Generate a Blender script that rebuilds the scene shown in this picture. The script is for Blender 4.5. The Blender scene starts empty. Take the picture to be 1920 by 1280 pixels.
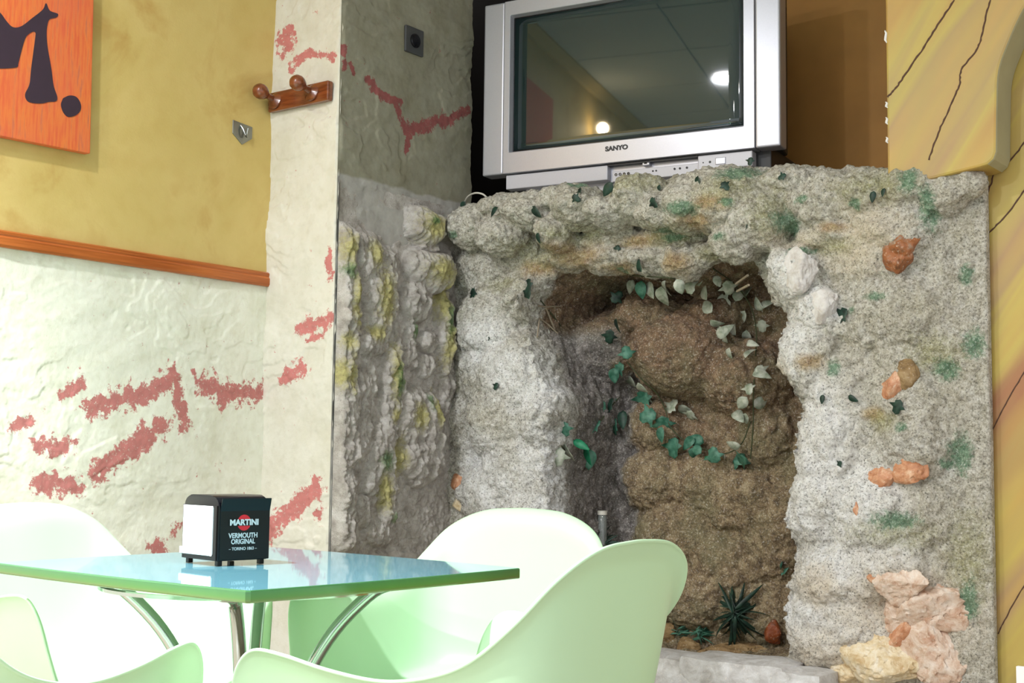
import bpy, bmesh, math, random
import numpy as np
from mathutils import Vector, Matrix, noise as mnoise
R = math.radians
SC = bpy.context.scene
COL = SC.collection
random.seed(7)

# ------------------------------------------------------------------ camera
CAM = np.array([0.0, 0.0, 0.93])
FPX = 2496.43
cR = np.array([0.79745088, 0.60325403, 0.01251717])
cU = np.array([0.04379346, -0.07855657, 0.99594729])
cF = np.array([-0.60179252, 0.79367087, 0.08906359])
cam = bpy.data.cameras.new('camera'); co = bpy.data.objects.new('camera', cam); COL.objects.link(co)
cam.sensor_width = 36.0; cam.lens = 36.0 * FPX / 1920; cam.clip_start = 0.02
co.matrix_world = Matrix(((cR[0], cU[0], -cF[0], CAM[0]), (cR[1], cU[1], -cF[1], CAM[1]), (cR[2], cU[2], -cF[2], CAM[2]), (0, 0, 0, 1)))
SC.camera = co

# ------------------------------------------------------------------ world, lights, exposure
SC.view_settings.view_transform = 'Standard'; SC.view_settings.look = 'None'
SC.view_settings.gamma = 1; SC.view_settings.use_curve_mapping = False
SC.view_settings.exposure = 0.05
w = bpy.data.worlds.new('world'); SC.world = w; w.use_nodes = True
w.node_tree.nodes['Background'].inputs[0].default_value = (0.93, 0.97, 1.0, 1)
w.node_tree.nodes['Background'].inputs[1].default_value = 1.35
CEIL = 2.75
LAMPS = [(-2.15, 0.78, 34), (-1.75, -1.1, 84), (-0.55, 0.35, 7), (0.5, 1.6, 4), (0.5, -0.6, 8), (-1.5, -2.3, 40)]  # first is mirrored in the screen, second follows its shadow, others are added fill
SPOTS = [(-2.15, 0.78, 480)]
def area(loc, power, size, color, rot=(0, 0, 0)):
    l = bpy.data.lights.new('ceiling_lamp', 'AREA'); l.shape = 'DISK'; l.size = size; l.energy = power; l.color = color
    o = bpy.data.objects.new('ceiling_lamp', l); o.location = loc; o.rotation_euler = rot; COL.objects.link(o); return o
for (x, y, p) in LAMPS:
    area((x, y, CEIL - 0.035), p, 0.11, (0.97, 1.0, 1.05))
for (x, y, p) in SPOTS:      # the narrow beam of the reflector in the two fittings over the table
    l = bpy.data.lights.new('ceiling_lamp_beam', 'SPOT'); l.energy = p; l.spot_size = R(96); l.spot_blend = .9; l.shadow_soft_size = .05; l.color = (0.97, 1.0, 1.05)
    o = bpy.data.objects.new('ceiling_lamp_beam', l); o.location = (x, y, CEIL - .04); COL.objects.link(o)

# ------------------------------------------------------------------ projections used to read places off the photograph
def ray(x, y): return cF + cR * (x - 960) / FPX + cU * (640 - y) / FPX
def onX(x, y, X): d = ray(x, y); return CAM + d * (X / d[0])
def onY(x, y, Y): d = ray(x, y); return CAM + d * (Y / d[1])
def onZ(x, y, Z): d = ray(x, y); return CAM + d * ((Z - CAM[2]) / d[2])

# ------------------------------------------------------------------ numpy noise
_rng = np.random.default_rng(3); _perm = _rng.permutation(256); _perm = np.concatenate([_perm, _perm, _perm])
_grad = _rng.normal(size=(256, 3)); _grad /= np.linalg.norm(_grad, axis=1)[:, None]
def perlin(P):
    P = np.asarray(P, float); i = np.floor(P).astype(int); f = P - i; i &= 255
    u = f * f * f * (f * (f * 6 - 15) + 10); out = 0
    for dx in (0, 1):
        for dy in (0, 1):
            for dz in (0, 1):
                h = _perm[_perm[_perm[(i[:, 0] + dx) & 255] + ((i[:, 1] + dy) & 255)] + ((i[:, 2] + dz) & 255)]
                g = _grad[h]
                d = g[:, 0] * (f[:, 0] - dx) + g[:, 1] * (f[:, 1] - dy) + g[:, 2] * (f[:, 2] - dz)
                out = out + d * (u[:, 0] if dx else 1 - u[:, 0]) * (u[:, 1] if dy else 1 - u[:, 1]) * (u[:, 2] if dz else 1 - u[:, 2])
    return out * 1.6
def fbm(P, s, o=4, seed=0, rough=.5):
    P = np.asarray(P, float) * s + seed * 17.3; a = 1; r = 0
    for k in range(o): r = r + a * perlin(P); P = P * 2.03 + 5.1; a *= rough
    return r
def billow(P, s, o=3, seed=0, rough=.5):
    P = np.asarray(P, float) * s + seed * 11.7; a = 1; r = 0
    for k in range(o): r = r + a * (np.abs(perlin(P)) * 2 - .55); P = P * 2.03 + 3.1; a *= rough
    return r
def sst(a, b, x): t = np.clip((x - a) / (b - a), 0, 1); return t * t * (3 - 2 * t)
def smooth_poly(P, n=10):
    P = np.asarray(P, float); t = np.linspace(0, len(P) - 1, n); i = np.clip(t.astype(int), 0, len(P) - 2); u = (t - i)[:, None]
    Q = np.vstack([2 * P[0] - P[1], P, 2 * P[-1] - P[-2]]); a, b, c, d = Q[i], Q[i + 1], Q[i + 2], Q[i + 3]
    return .5 * ((2 * b) + (-a + c) * u + (2 * a - 5 * b + 4 * c - d) * u * u + (-a + 3 * b - 3 * c + d) * u ** 3)
def inpoly(x, z, P):
    r = np.zeros(x.shape, bool); n = len(P)
    for i in range(n):
        x0, z0 = P[i]; x1, z1 = P[(i + 1) % n]
        c = ((z0 > z) != (z1 > z)) & (x < (x1 - x0) * (z - z0) / (z1 - z0 + 1e-12) + x0); r ^= c
    return r
def segdist(x, z, P, closed=False):
    d = np.full(x.shape, 1e9); n = len(P)
    if n == 1: return np.hypot(x - P[0][0], z - P[0][1])
    for i in range(n if closed else n - 1):
        a = np.array(P[i]); b = np.array(P[(i + 1) % n]); ab = b - a
        t = np.clip(((x - a[0]) * ab[0] + (z - a[1]) * ab[1]) / (ab @ ab + 1e-12), 0, 1)
        d = np.minimum(d, np.hypot(x - a[0] - t * ab[0], z - a[1] - t * ab[1]))
    return d

# ------------------------------------------------------------------ object helpers
def tag(o, label=None, cat=None, group=None, kind=None):
    if label: o['label'] = label
    if cat: o['category'] = cat
    if group: o['group'] = group
    if kind: o['kind'] = kind
    return o
def link(name, me, m=None, parent=None, smooth=False):
    o = bpy.data.objects.new(name, me); COL.objects.link(o)
    if m:
        for mm in (m if isinstance(m, (list, tuple)) else [m]): me.materials.append(mm)
    if parent: o.parent = parent
    if smooth: me.shade_smooth()
    return o
def obj(name, bm, m, parent=None, smooth=False, bevel=0, seg=2):
    me = bpy.data.meshes.new(name)
    if bevel: bmesh.ops.bevel(bm, geom=list(bm.edges), offset=bevel, segments=seg, affect='EDGES', profile=.6)
    bmesh.ops.recalc_face_normals(bm, faces=bm.faces)
    bm.to_mesh(me); bm.free()
    o = link(name, me, m, parent, smooth)
    if smooth:
        try: me.set_sharp_from_angle(angle=R(38))
        except Exception: pass
    return o
def empty(name, loc=(0, 0, 0), rz=0):
    o = bpy.data.objects.new(name, None); o.location = loc; o.rotation_euler = (0, 0, rz); o.empty_display_size = .05
    COL.objects.link(o); return o
def box(bm, x0, x1, y0, y1, z0, z1):
    v = [bm.verts.new(p) for p in ((x0, y0, z0), (x1, y0, z0), (x1, y1, z0), (x0, y1, z0), (x0, y0, z1), (x1, y0, z1), (x1, y1, z1), (x0, y1, z1))]
    for f in ((0, 3, 2, 1), (4, 5, 6, 7), (0, 1, 5, 4), (1, 2, 6, 5), (2, 3, 7, 6), (3, 0, 4, 7)): bm.faces.new([v[i] for i in f])
    return bm
def B(*a): return box(bmesh.new(), *a)
def prism(pts, h0, h1, axis='z', bm=None):
    bm = bm or bmesh.new()
    def P(p, h): return (p[0], p[1], h) if axis == 'z' else ((p[0], h, p[1]) if axis == 'y' else (h, p[0], p[1]))
    a = [bm.verts.new(P(p, h0)) for p in pts]; b = [bm.verts.new(P(p, h1)) for p in pts]; n = len(pts)
    bm.faces.new(a); bm.faces.new(b[::-1])
    for i in range(n): bm.faces.new((a[i], b[i], b[(i + 1) % n], a[(i + 1) % n]))
    return bm
def tube(pts, r, n=10, bm=None, cap=True):
    bm = bm or bmesh.new(); pts = [Vector(p) for p in pts]; rs = r if isinstance(r, (list, tuple)) else [r] * len(pts)
    rings = []; up = Vector((0, 0, 1)); prev = None
    for i, p in enumerate(pts):
        t = (pts[min(i + 1, len(pts) - 1)] - pts[max(i - 1, 0)]).normalized()
        if prev is None:
            a = t.cross(up);
            if a.length < .05: a = t.cross(Vector((1, 0, 0)))
        else: a = prev - t * prev.dot(t)
        a.normalize(); prev = a; b = t.cross(a)
        rings.append([bm.verts.new(p + (a * math.cos(2 * math.pi * k / n) + b * math.sin(2 * math.pi * k / n)) * rs[i]) for k in range(n)])
    for i in range(len(rings) - 1):
        for k in range(n): bm.faces.new((rings[i][k], rings[i][(k + 1) % n], rings[i + 1][(k + 1) % n], rings[i + 1][k]))
    if cap: bm.faces.new(rings[0][::-1]); bm.faces.new(rings[-1])
    return bm
def lathe(prof, n=24, mtx=None, bm=None):
    bm = bm or bmesh.new(); rings = []
    for (r, z) in prof:
        if r < 1e-6: rings.append([bm.verts.new((0, 0, z))])
        else: rings.append([bm.verts.new((r * math.cos(2 * math.pi * k / n), r * math.sin(2 * math.pi * k / n), z)) for k in range(n)])
    for i in range(len(rings) - 1):
        a, b = rings[i], rings[i + 1]
        for k in range(n):
            k2 = (k + 1) % n
            if len(a) == 1 and len(b) == 1: continue
            if len(a) == 1: bm.faces.new((a[0], b[k2], b[k]))
            elif len(b) == 1: bm.faces.new((a[k], a[k2], b[0]))
            else: bm.faces.new((a[k], a[k2], b[k2], b[k]))
    if mtx is not None: bmesh.ops.transform(bm, matrix=mtx, verts=bm.verts)
    return bm
def setattr_f(me, name, arr):
    a = me.attributes.new(name, 'FLOAT', 'POINT'); a.data.foreach_set('value', np.asarray(arr, np.float32))
def grid_mesh(name, P):   # P: (n,m,3)
    n, m = P.shape[:2]; me = bpy.data.meshes.new(name)
    idx = np.arange(n * m).reshape(n, m)
    F = np.stack([idx[:-1, :-1], idx[1:, :-1], idx[1:, 1:], idx[:-1, 1:]], -1).reshape(-1, 4)
    me.vertices.add(n * m); me.vertices.foreach_set('co', P.reshape(-1).astype(np.float32))
    me.loops.add(F.size); me.loops.foreach_set('vertex_index', F.reshape(-1).astype(np.int32))
    me.polygons.add(len(F)); me.polygons.foreach_set('loop_start', np.arange(0, F.size, 4, dtype=np.int32))
    me.update(calc_edges=True); return me
def axis_pts(lo, hi, dlo, dhi, step, coarse=.25):
    a = list(np.arange(lo, dlo, coarse)) + list(np.arange(dlo, dhi, step)) + list(np.arange(dhi, hi, coarse)) + [hi]
    return np.array(sorted(set(np.round(a, 5))))
def text_mesh(name, s, size, mtx, m, parent, extrude=.0002, sx=1, bold=0):
    c = bpy.data.curves.new(name, 'FONT'); c.body = s; c.size = size; c.align_x = 'CENTER'; c.align_y = 'CENTER'; c.extrude = extrude; c.offset = bold
    t = bpy.data.objects.new(name, c); COL.objects.link(t)
    dg = bpy.context.evaluated_depsgraph_get(); me = bpy.data.meshes.new_from_object(t.evaluated_get(dg))
    bpy.data.objects.remove(t); me.name = name
    me.transform(mtx @ Matrix.Diagonal((sx, 1, 1, 1)))
    return link(name, me, m, parent)

# ------------------------------------------------------------------ materials
class NT:
    def __init__(s, name):
        s.m = bpy.data.materials.new(name); s.m.use_nodes = True; s.t = s.m.node_tree; s.b = s.t.nodes['Principled BSDF']; s.tc = None
    def n(s, ty, ins=None, **kw):
        x = s.t.nodes.new(ty)
        for k, v in kw.items(): setattr(x, k, v)
        for k, v in (ins or {}).items():
            if hasattr(v, 'is_output') or isinstance(v, bpy.types.NodeSocket): s.t.links.new(v, x.inputs[k])
            else:
                x.inputs[k].default_value = v
        return x
    def pos(s):
        if s.tc is None: s.tc = s.n('ShaderNodeNewGeometry').outputs['Position']
        return s.tc
    def map(s, sc, rot=(0, 0, 0)): return s.n('ShaderNodeMapping', {'Vector': s.pos(), 'Scale': sc, 'Rotation': rot}).outputs[0]
    def noise(s, sc, det=4, rough=.55, vec=None, dist=0): return s.n('ShaderNodeTexNoise', {'Vector': vec or s.pos(), 'Scale': sc, 'Detail': det, 'Roughness': rough, 'Distortion': dist}).outputs['Fac']
    def ramp(s, f, stops):
        r = s.n('ShaderNodeValToRGB', {'Fac': f}); e = r.color_ramp.elements
        while len(e) < len(stops): e.new(.5)
        for i, (p, c) in enumerate(stops): e[i].position = p; e[i].color = (*lin(c), 1) if not isinstance(c, (int, float)) else (c, c, c, 1)
        return r.outputs[0]
    def mix(s, f, a, b, mode='MIX'):
        x = s.n('ShaderNodeMix', data_type='RGBA', blend_type=mode)
        for k, v in ((0, f), (6, a), (7, b)):
            if isinstance(v, bpy.types.NodeSocket): s.t.links.new(v, x.inputs[k])
            else: x.inputs[k].default_value = (*lin(v), 1) if isinstance(v, tuple) else v
        return x.outputs[2]
    def math(s, op, a, b=0.0, c=0.0, clamp=False):
        x = s.n('ShaderNodeMath', {0: a, 1: b, 2: c}, operation=op); x.use_clamp = clamp; return x.outputs[0]
    def attr(s, name): return s.n('ShaderNodeAttribute', attribute_name=name).outputs['Fac']
    def thr(s, a, nz, k=.6, lo=.45, hi=.55):   # noisy threshold of a soft field
        v = s.math('ADD', a, s.math('MULTIPLY', s.math('SUBTRACT', nz, .5), k))
        return s.n('ShaderNodeMapRange', {'Value': v, 'From Min': lo, 'From Max': hi}).outputs[0]
    def bump(s, h, strength, dist):
        s.t.links.new(s.n('ShaderNodeBump', {'Height': h, 'Strength': strength, 'Distance': dist}).outputs[0], s.b.inputs['Normal'])
    def col(s, c):
        if isinstance(c, bpy.types.NodeSocket): s.t.links.new(c, s.b.inputs['Base Color'])
        else: s.b.inputs['Base Color'].default_value = (*lin(c), 1)
    def set(s, **k):
        for a, v in k.items(): s.b.inputs[a.replace('_', ' ')].default_value = v
        return s
def lin(c):
    c = [v / 255 for v in c[:3]]; return tuple(v / 12.92 if v <= .04045 else ((v + .055) / 1.055) ** 2.4 for v in c)
def plain(name, c, rough=.5, metal=0, spec=.5, coat=0, var=.06, sc=40):
    t = NT(name); t.set(Roughness=rough, Metallic=metal, Coat_Weight=coat); t.b.inputs['Specular IOR Level'].default_value = spec
    n = t.noise(sc, 3); t.col(t.mix(n, tuple(v * (1 - var) for v in c), tuple(min(255, v * (1 + var)) for v in c)))
    return t.m
def emis(name, c, s):
    t = NT(name); t.col((0, 0, 0)); t.b.inputs['Emission Color'].default_value = (*lin(c), 1); t.b.inputs['Emission Strength'].default_value = s; return t.m

def m_plaster(name, base, light, dark, red=(178, 92, 88), grey=None, zline=None):
    t = NT(name); t.set(Roughness=.85)
    n1 = t.noise(6, 5, .6); n2 = t.noise(45, 4); n3 = t.noise(220, 3)
    c = t.ramp(n1, [(.3, base), (.5, light), (.72, base)])
    c = t.mix(t.ramp(n2, [(.5, 0.0), (.8, .35)]), c, dark)
    if grey:   # bare cement below a height
        z = t.n('ShaderNodeSeparateXYZ', {0: t.pos()}).outputs[2]
        zz = t.math('ADD', z, t.math('MULTIPLY', t.math('SUBTRACT', t.noise(12, 4), .5), .03))
        f = t.n('ShaderNodeMapRange', {'Value': zz, 'From Min': zline + .004, 'From Max': zline - .004}).outputs[0]
        g = t.ramp(t.noise(18, 6, .65), [(.3, grey), (.7, tuple(v * 1.18 for v in grey))])
        c = t.mix(f, c, g)
    rn = t.noise(38, 6, .7); redc = t.ramp(t.noise(60, 3), [(.3, red), (.7, tuple(v * 1.12 for v in red))])
    f = t.thr(t.attr('red'), rn, 2.6, .40, .56)
    f = t.math('MULTIPLY', f, t.ramp(t.noise(120, 4, .7), [(.28, .35), (.42, .95)]))
    c = t.mix(f, c, redc)
    t.col(c)
    h = t.math('ADD', t.math('MULTIPLY', n2, .6), t.math('MULTIPLY', n3, .25))
    t.bump(h, .4, .0035); return t.m
M = {}
M['cream_wall'] = m_plaster('cream plaster', (214, 212, 192), (226, 225, 210), (192, 187, 160), (170, 98, 94))
M['cream_pillar'] = m_plaster('cream pillar plaster', (198, 192, 175), (208, 203, 190), (176, 169, 148), (172, 98, 94))
M['grey_plaster'] = m_plaster('olive grey plaster', (126, 120, 98), (142, 138, 120), (104, 98, 80), (128, 66, 64), (150, 146, 140), 1.717)

t = NT('ochre wash wall'); t.set(Roughness=.6)
c = t.ramp(t.noise(3.2, 5, .6, dist=.6), [(.28, (176, 138, 70)), (.42, (198, 172, 102)), (.58, (204, 178, 110)), (.72, (184, 148, 80))])
c = t.mix(t.ramp(t.noise(14, 5, .6), [(.45, 0.0), (.8, .3)]), c, (176, 138, 64)); t.col(c); t.bump(t.noise(180, 3), .15, .002); M['ochre'] = t.m
t = NT('marbled ochre wall'); t.set(Roughness=.5)
v = t.map((1.0, 1.0, .38), (0, R(-32), 0))
v2 = t.n('ShaderNodeMapping', {'Vector': t.pos(), 'Rotation': (0, R(-33), 0)}).outputs[0]
v3 = t.n('ShaderNodeMapping', {'Vector': v2, 'Scale': (9, 2, 1.1)}).outputs[0]
s1 = t.noise(.62, 3, .5, v3, .5); s2 = t.noise(1.3, 4, .55, v3, .6)
c = t.ramp(s1, [(.3, (158, 106, 68)), (.42, (184, 150, 76)), (.5, (186, 162, 78)), (.58, (168, 134, 90)), (.7, (192, 156, 78))])
c = t.mix(t.ramp(s2, [(.42, 0.0), (.7, .6)]), c, (166, 148, 84)); t.col(c); M['marble'] = t.m
M['niche'] = plain('burnt orange recess', (172, 124, 62), .7, var=.12, sc=6)
M['intrados'] = plain('grey olive paint', (158, 152, 122), .6, sc=10)
M['wood_trim'] = plain('varnished trim', (168, 88, 38), .3)
t = NT('varnished rail'); t.set(Roughness=.28); vv = t.map((30, 2.2, 60)); t.col(t.ramp(t.noise(2, 4, .6, vv), [(.3, (150, 74, 28)), (.7, (192, 108, 52))])); M['rail'] = t.m
t = NT('dark varnished wood'); t.set(Roughness=.25, Coat_Weight=.4); vv = t.map((6, 30, 60)); t.col(t.ramp(t.noise(2, 4, .6, vv), [(.3, (92, 44, 20)), (.7, (134, 70, 34))])); M['darkwood'] = t.m
M['floor'] = plain('terrazzo floor', (176, 164, 146), .35, sc=60, var=.1)
M['ceiling'] = plain('ceiling panel', (206, 216, 222), .8, sc=80)
M['roomwall'] = plain('far room wall', (198, 178, 120), .7)
M['steel'] = plain('brushed steel', (150, 152, 148), .35, 1)
t = NT('chrome tube'); t.set(Roughness=.12, Metallic=1.0); t.col((176, 182, 180)); M['chrome'] = t.m
t = NT('mint plastic'); t.set(Roughness=.38); t.col(t.mix(t.noise(5, 2), (192, 227, 190), (195, 229, 193))); M['mint'] = t.m
M['blackplastic'] = plain('black plastic', (12, 12, 18), .22, spec=.3)
M['tealblack'] = plain('black printed panel', (12, 24, 26), .35, spec=.3)
M['paper'] = plain('white napkin paper', (250, 250, 248), .8, var=.01)
M['ink'] = plain('white ink', (196, 212, 216), .5); M['redink'] = plain('red ink', (200, 30, 44), .5)
t = NT('tinted glass top'); t.set(Roughness=.04); t.col(t.mix(t.noise(4, 2), (98, 152, 166), (104, 156, 170))); t.b.inputs['IOR'].default_value = 1.5; M['glass_top'] = t.m
t = NT('green glass edge'); t.set(Roughness=.12); z = t.n('ShaderNodeSeparateXYZ', {0: t.pos()}).outputs[2]
t.col(t.ramp(t.n('ShaderNodeMapRange', {'Value': z, 'From Min': .7105, 'From Max': .73}).outputs[0], [(0.0, (106, 108, 66)), (.35, (78, 116, 60)), (1.0, (62, 112, 74))])); M['glass_edge'] = t.m
M['glass_under'] = plain('pale green glass underside', (172, 214, 176), .2)
M['tv_silver'] = plain('silver plastic', (176, 176, 184), .34, .5, sc=300, var=.03)
M['tv_panel'] = plain('light silver panel', (190, 189, 196), .4, .1, sc=300, var=.03)
M['tv_dark'] = plain('dark grey casing', (38, 37, 38), .5)
t = NT('tube glass'); t.set(Roughness=.03, Metallic=0.0); t.col((26, 42, 42)); t.b.inputs['IOR'].default_value = 1.7; M['screen'] = t.m
t = NT('painted canvas'); t.set(Roughness=.7); vv = t.map((1, 60, 5)); c = t.ramp(t.noise(2.2, 5, .6, vv), [(.35, (206, 88, 48)), (.55, (216, 116, 52)), (.7, (176, 96, 72))])
c = t.mix(t.ramp(t.noise(5, 4), [(.45, 0.0), (.7, .5)]), c, (206, 92, 66)); t.col(c); M['canvas'] = t.m
M['blackpaint'] = plain('dark plum paint', (50, 34, 48), .6, var=.1, sc=20)
M['crack'] = plain('painted crack line', (74, 44, 26), .7)
M['switch'] = plain('grey switch plastic', (66, 66, 66), .4)
M['chip'] = plain('bare white plaster', (226, 224, 222), .8)
M['cable'] = plain('white cable', (214, 208, 196), .5)
M['twig'] = plain('dry twig', (150, 136, 116), .8)
M['stem'] = plain('dark stem', (60, 66, 40), .7)
def m_leaf(name, a, b): 
    t = NT(name); t.set(Roughness=.55); t.col(t.mix(t.ramp(t.noise(50, 3), [(.35, 0.0), (.65, 1.0)]), a, b)); return t.m
M['leaf_pale'] = m_leaf('pale grey green leaf', (128, 138, 118), (188, 190, 176))
M['leaf_green'] = m_leaf('green leaf', (30, 84, 64), (84, 132, 112))
M['leaf_dark'] = m_leaf('dark green leaf', (14, 34, 26), (34, 66, 52))
M['leaf_bright'] = m_leaf('bright green leaf', (18, 112, 76), (40, 140, 98))

def m_rock():
    t = NT('tufa rock'); t.set(Roughness=.9)
    g1 = t.noise(190, 5, .8); g2 = t.noise(70, 6, .7); g3 = t.noise(9, 5, .6); g4 = t.noise(420, 3, .7)
    c = t.ramp(g2, [(.34, (132, 126, 114)), (.5, (186, 180, 168)), (.64, (212, 208, 200))])
    c = t.mix(t.ramp(g3, [(.42, 0.0), (.68, .55)]), c, (172, 164, 142))
    def soft(name, n, k, lo, hi, mx): return t.math('MULTIPLY', t.thr(t.attr(name), n, k, lo, hi), mx)
    c = t.mix(soft('white', t.noise(16, 6, .65), 1.0, .15, .85, .9), c, t.ramp(g2, [(.35, (206, 202, 198)), (.6, (234, 232, 231))]))
    c = t.mix(soft('cream', t.noise(20, 5, .65), 1.0, .2, .9, .8), c, (212, 196, 172))
    c = t.mix(soft('orange', t.noise(20, 6, .7), 1.1, .25, .85, .75), c, t.ramp(t.noise(40, 4), [(.35, (150, 106, 50)), (.65, (178, 152, 100))]))
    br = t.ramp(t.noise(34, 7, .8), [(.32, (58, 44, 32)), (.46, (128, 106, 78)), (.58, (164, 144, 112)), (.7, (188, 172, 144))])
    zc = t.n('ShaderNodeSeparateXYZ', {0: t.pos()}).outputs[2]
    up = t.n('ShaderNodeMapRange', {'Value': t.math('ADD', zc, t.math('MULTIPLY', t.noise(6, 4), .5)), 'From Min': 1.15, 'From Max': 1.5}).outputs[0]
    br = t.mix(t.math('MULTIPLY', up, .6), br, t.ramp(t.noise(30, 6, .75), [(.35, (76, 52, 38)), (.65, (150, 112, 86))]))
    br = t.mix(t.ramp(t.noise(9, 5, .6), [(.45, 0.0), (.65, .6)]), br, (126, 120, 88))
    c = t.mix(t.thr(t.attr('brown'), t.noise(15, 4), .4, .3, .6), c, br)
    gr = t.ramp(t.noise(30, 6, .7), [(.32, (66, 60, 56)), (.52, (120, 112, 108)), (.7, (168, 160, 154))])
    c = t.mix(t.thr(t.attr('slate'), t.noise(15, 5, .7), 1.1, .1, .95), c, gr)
    c = t.mix(soft('moss', t.noise(60, 6, .8), 1.5, .30, .95, .75), c, t.ramp(g2, [(.35, (122, 118, 66)), (.65, (158, 156, 98))]))
    c = t.mix(soft('green', t.noise(80, 6, .8), 1.9, .42, .85, .85), c, t.ramp(g2, [(.35, (48, 104, 74)), (.65, (112, 146, 114))]))
    c = t.mix(t.ramp(g1, [(.36, .95), (.47, 0.0)]), c, (78, 74, 66))
    c = t.mix(t.ramp(g1, [(.55, 0.0), (.67, .7)]), c, (238, 235, 229))
    c = t.mix(t.ramp(g4, [(.3, .5), (.42, 0.0)]), c, (70, 66, 60))
    t.col(c)
    vor = t.n('ShaderNodeTexVoronoi', {'Vector': t.pos(), 'Scale': 150.0}).outputs['Distance']
    h = t.math('ADD', t.math('MULTIPLY', g1, .8), t.math('MULTIPLY', t.math('SUBTRACT', 1.0, vor), .4))
    t.bump(h, .8, .005); return t.m
M['rock'] = m_rock()
def m_bark():
    t = NT('cement bark'); t.set(Roughness=.9)
    g = t.noise(60, 6, .7); f = t.noise(260, 4, .7)
    c = t.ramp(t.noise(24, 6, .65), [(.3, (138, 130, 122)), (.5, (174, 166, 158)), (.7, (200, 194, 188))])
    c = t.mix(t.math('MULTIPLY', t.thr(t.attr('moss'), t.noise(70, 6, .8), 1.5, .25, .85), .85), c, t.ramp(g, [(.35, (142, 134, 74)), (.65, (190, 180, 112))]))
    c = t.mix(t.math('MULTIPLY', t.thr(t.attr('green'), t.noise(70, 6, .8), 1.6, .3, .85), .8), c, t.ramp(g, [(.35, (52, 98, 60)), (.65, (110, 132, 72))]))
    c = t.mix(t.ramp(f, [(.3, .6), (.42, 0.0)]), c, (78, 72, 64)); t.col(c)
    t.bump(t.math('ADD', g, t.math('MULTIPLY', f, .6)), .8, .005); return t.m
M['bark'] = m_bark()
def m_stone(name, a, b, cc, rough=.45):
    t = NT(name); t.set(Roughness=rough); c = t.ramp(t.noise(30, 6, .7, dist=.6), [(.32, a), (.5, b), (.68, cc)])
    c = t.mix(t.ramp(t.noise(160, 4), [(.6, 0.0), (.75, .5)]), c, (240, 226, 208)); t.col(c); t.bump(t.noise(90, 5, .7), .6, .004); return t.m
M['st_orange'] = m_stone('orange quartz', (156, 96, 62), (194, 136, 100), (222, 186, 156))
M['st_brown'] = m_stone('brown orange quartz', (92, 60, 36), (160, 96, 54), (150, 138, 122))
M['st_pale'] = m_stone('pale pink quartz', (172, 124, 94), (206, 180, 160), (224, 210, 198))
M['st_yellow'] = m_stone('pale yellow stone', (186, 152, 104), (218, 198, 162), (232, 222, 204))
M['st_rust'] = m_stone('rust stone', (80, 34, 14), (140, 66, 26), (96, 60, 40))
M['st_white'] = m_stone('white boulder stone', (176, 166, 158), (206, 200, 196), (220, 216, 214), .8)
M['st_grey'] = m_stone('pale grey ledge stone', (168, 162, 158), (196, 192, 190), (214, 212, 212), .8)
M['st_tan'] = m_stone('tan cave stone', (96, 72, 44), (140, 112, 74), (166, 140, 104), .8)

# ------------------------------------------------------------------ the room
def struct(name, bm, m, parent=None, **k):
    o = obj(name, bm, m, parent, **k)
    if parent is None: o['kind'] = 'structure'
    return o
struct('floor', B(-3.0, 2.6, -3.0, 3.8, -.06, 0), M['floor'])
ceil = struct('ceiling', B(-3.0, 2.6, -3.0, 3.8, CEIL + .012, CEIL + .06), M['ceiling'])
pan = None
x = -2.85
for i in range(9):
    y = -2.9
    for j in range(11):
        x0, y0 = -2.85 + i * .6, -2.98 + j * .6
        # keep only panels that the television reflects or that meet them
        if pan is None:
            pan = obj('ceiling_panel', B(.004, .596, .004, .596, 0, .012), M['ceiling'], ceil, bevel=.003, seg=1); q = pan
        else:
            q = pan.copy(); COL.objects.link(q); q.parent = ceil
        q.location = (x0, y0, CEIL)
# cafe left open right and behind the camera to let added fill light in

def relief(P, amp=.0035, seed=0, s=5.5):
    w = P + np.stack([fbm(P, 3, 2, seed + 1), fbm(P, 3, 2, seed + 2), fbm(P, 3, 2, seed + 3)], 1) * .06
    w[:, 2] *= 1.5
    n = fbm(w, s * .75, 5, seed, .42) * 1.9
    k = np.floor(n * 1.5); f = n * 1.5 - k
    gate = sst(-.15, .35, fbm(P, 3.5, 2, seed + 6))
    terr = (k + sst(.0, .10, f)) / 1.5
    return amp * (terr * .8 * gate + n * (1 - gate) * .6 + .2 * n) + .0005 * fbm(P, 34, 3, seed + 5) * (1 + gate) + .0003 * fbm(P, 110, 2, seed + 8)
def redfield(u, v, strokes, conv, k=.00150):
    f = np.zeros(u.shape)
    for s in strokes:
        P = [conv(x, y) for (x, y) in s[1:]]
        d = segdist(u, v, P); f = np.maximum(f, np.clip(1 - d / (s[0] * k * 2.0), 0, 1) * .92)
    return f
XL, XS, YP = -2.85, -2.577, 2.592
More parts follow.
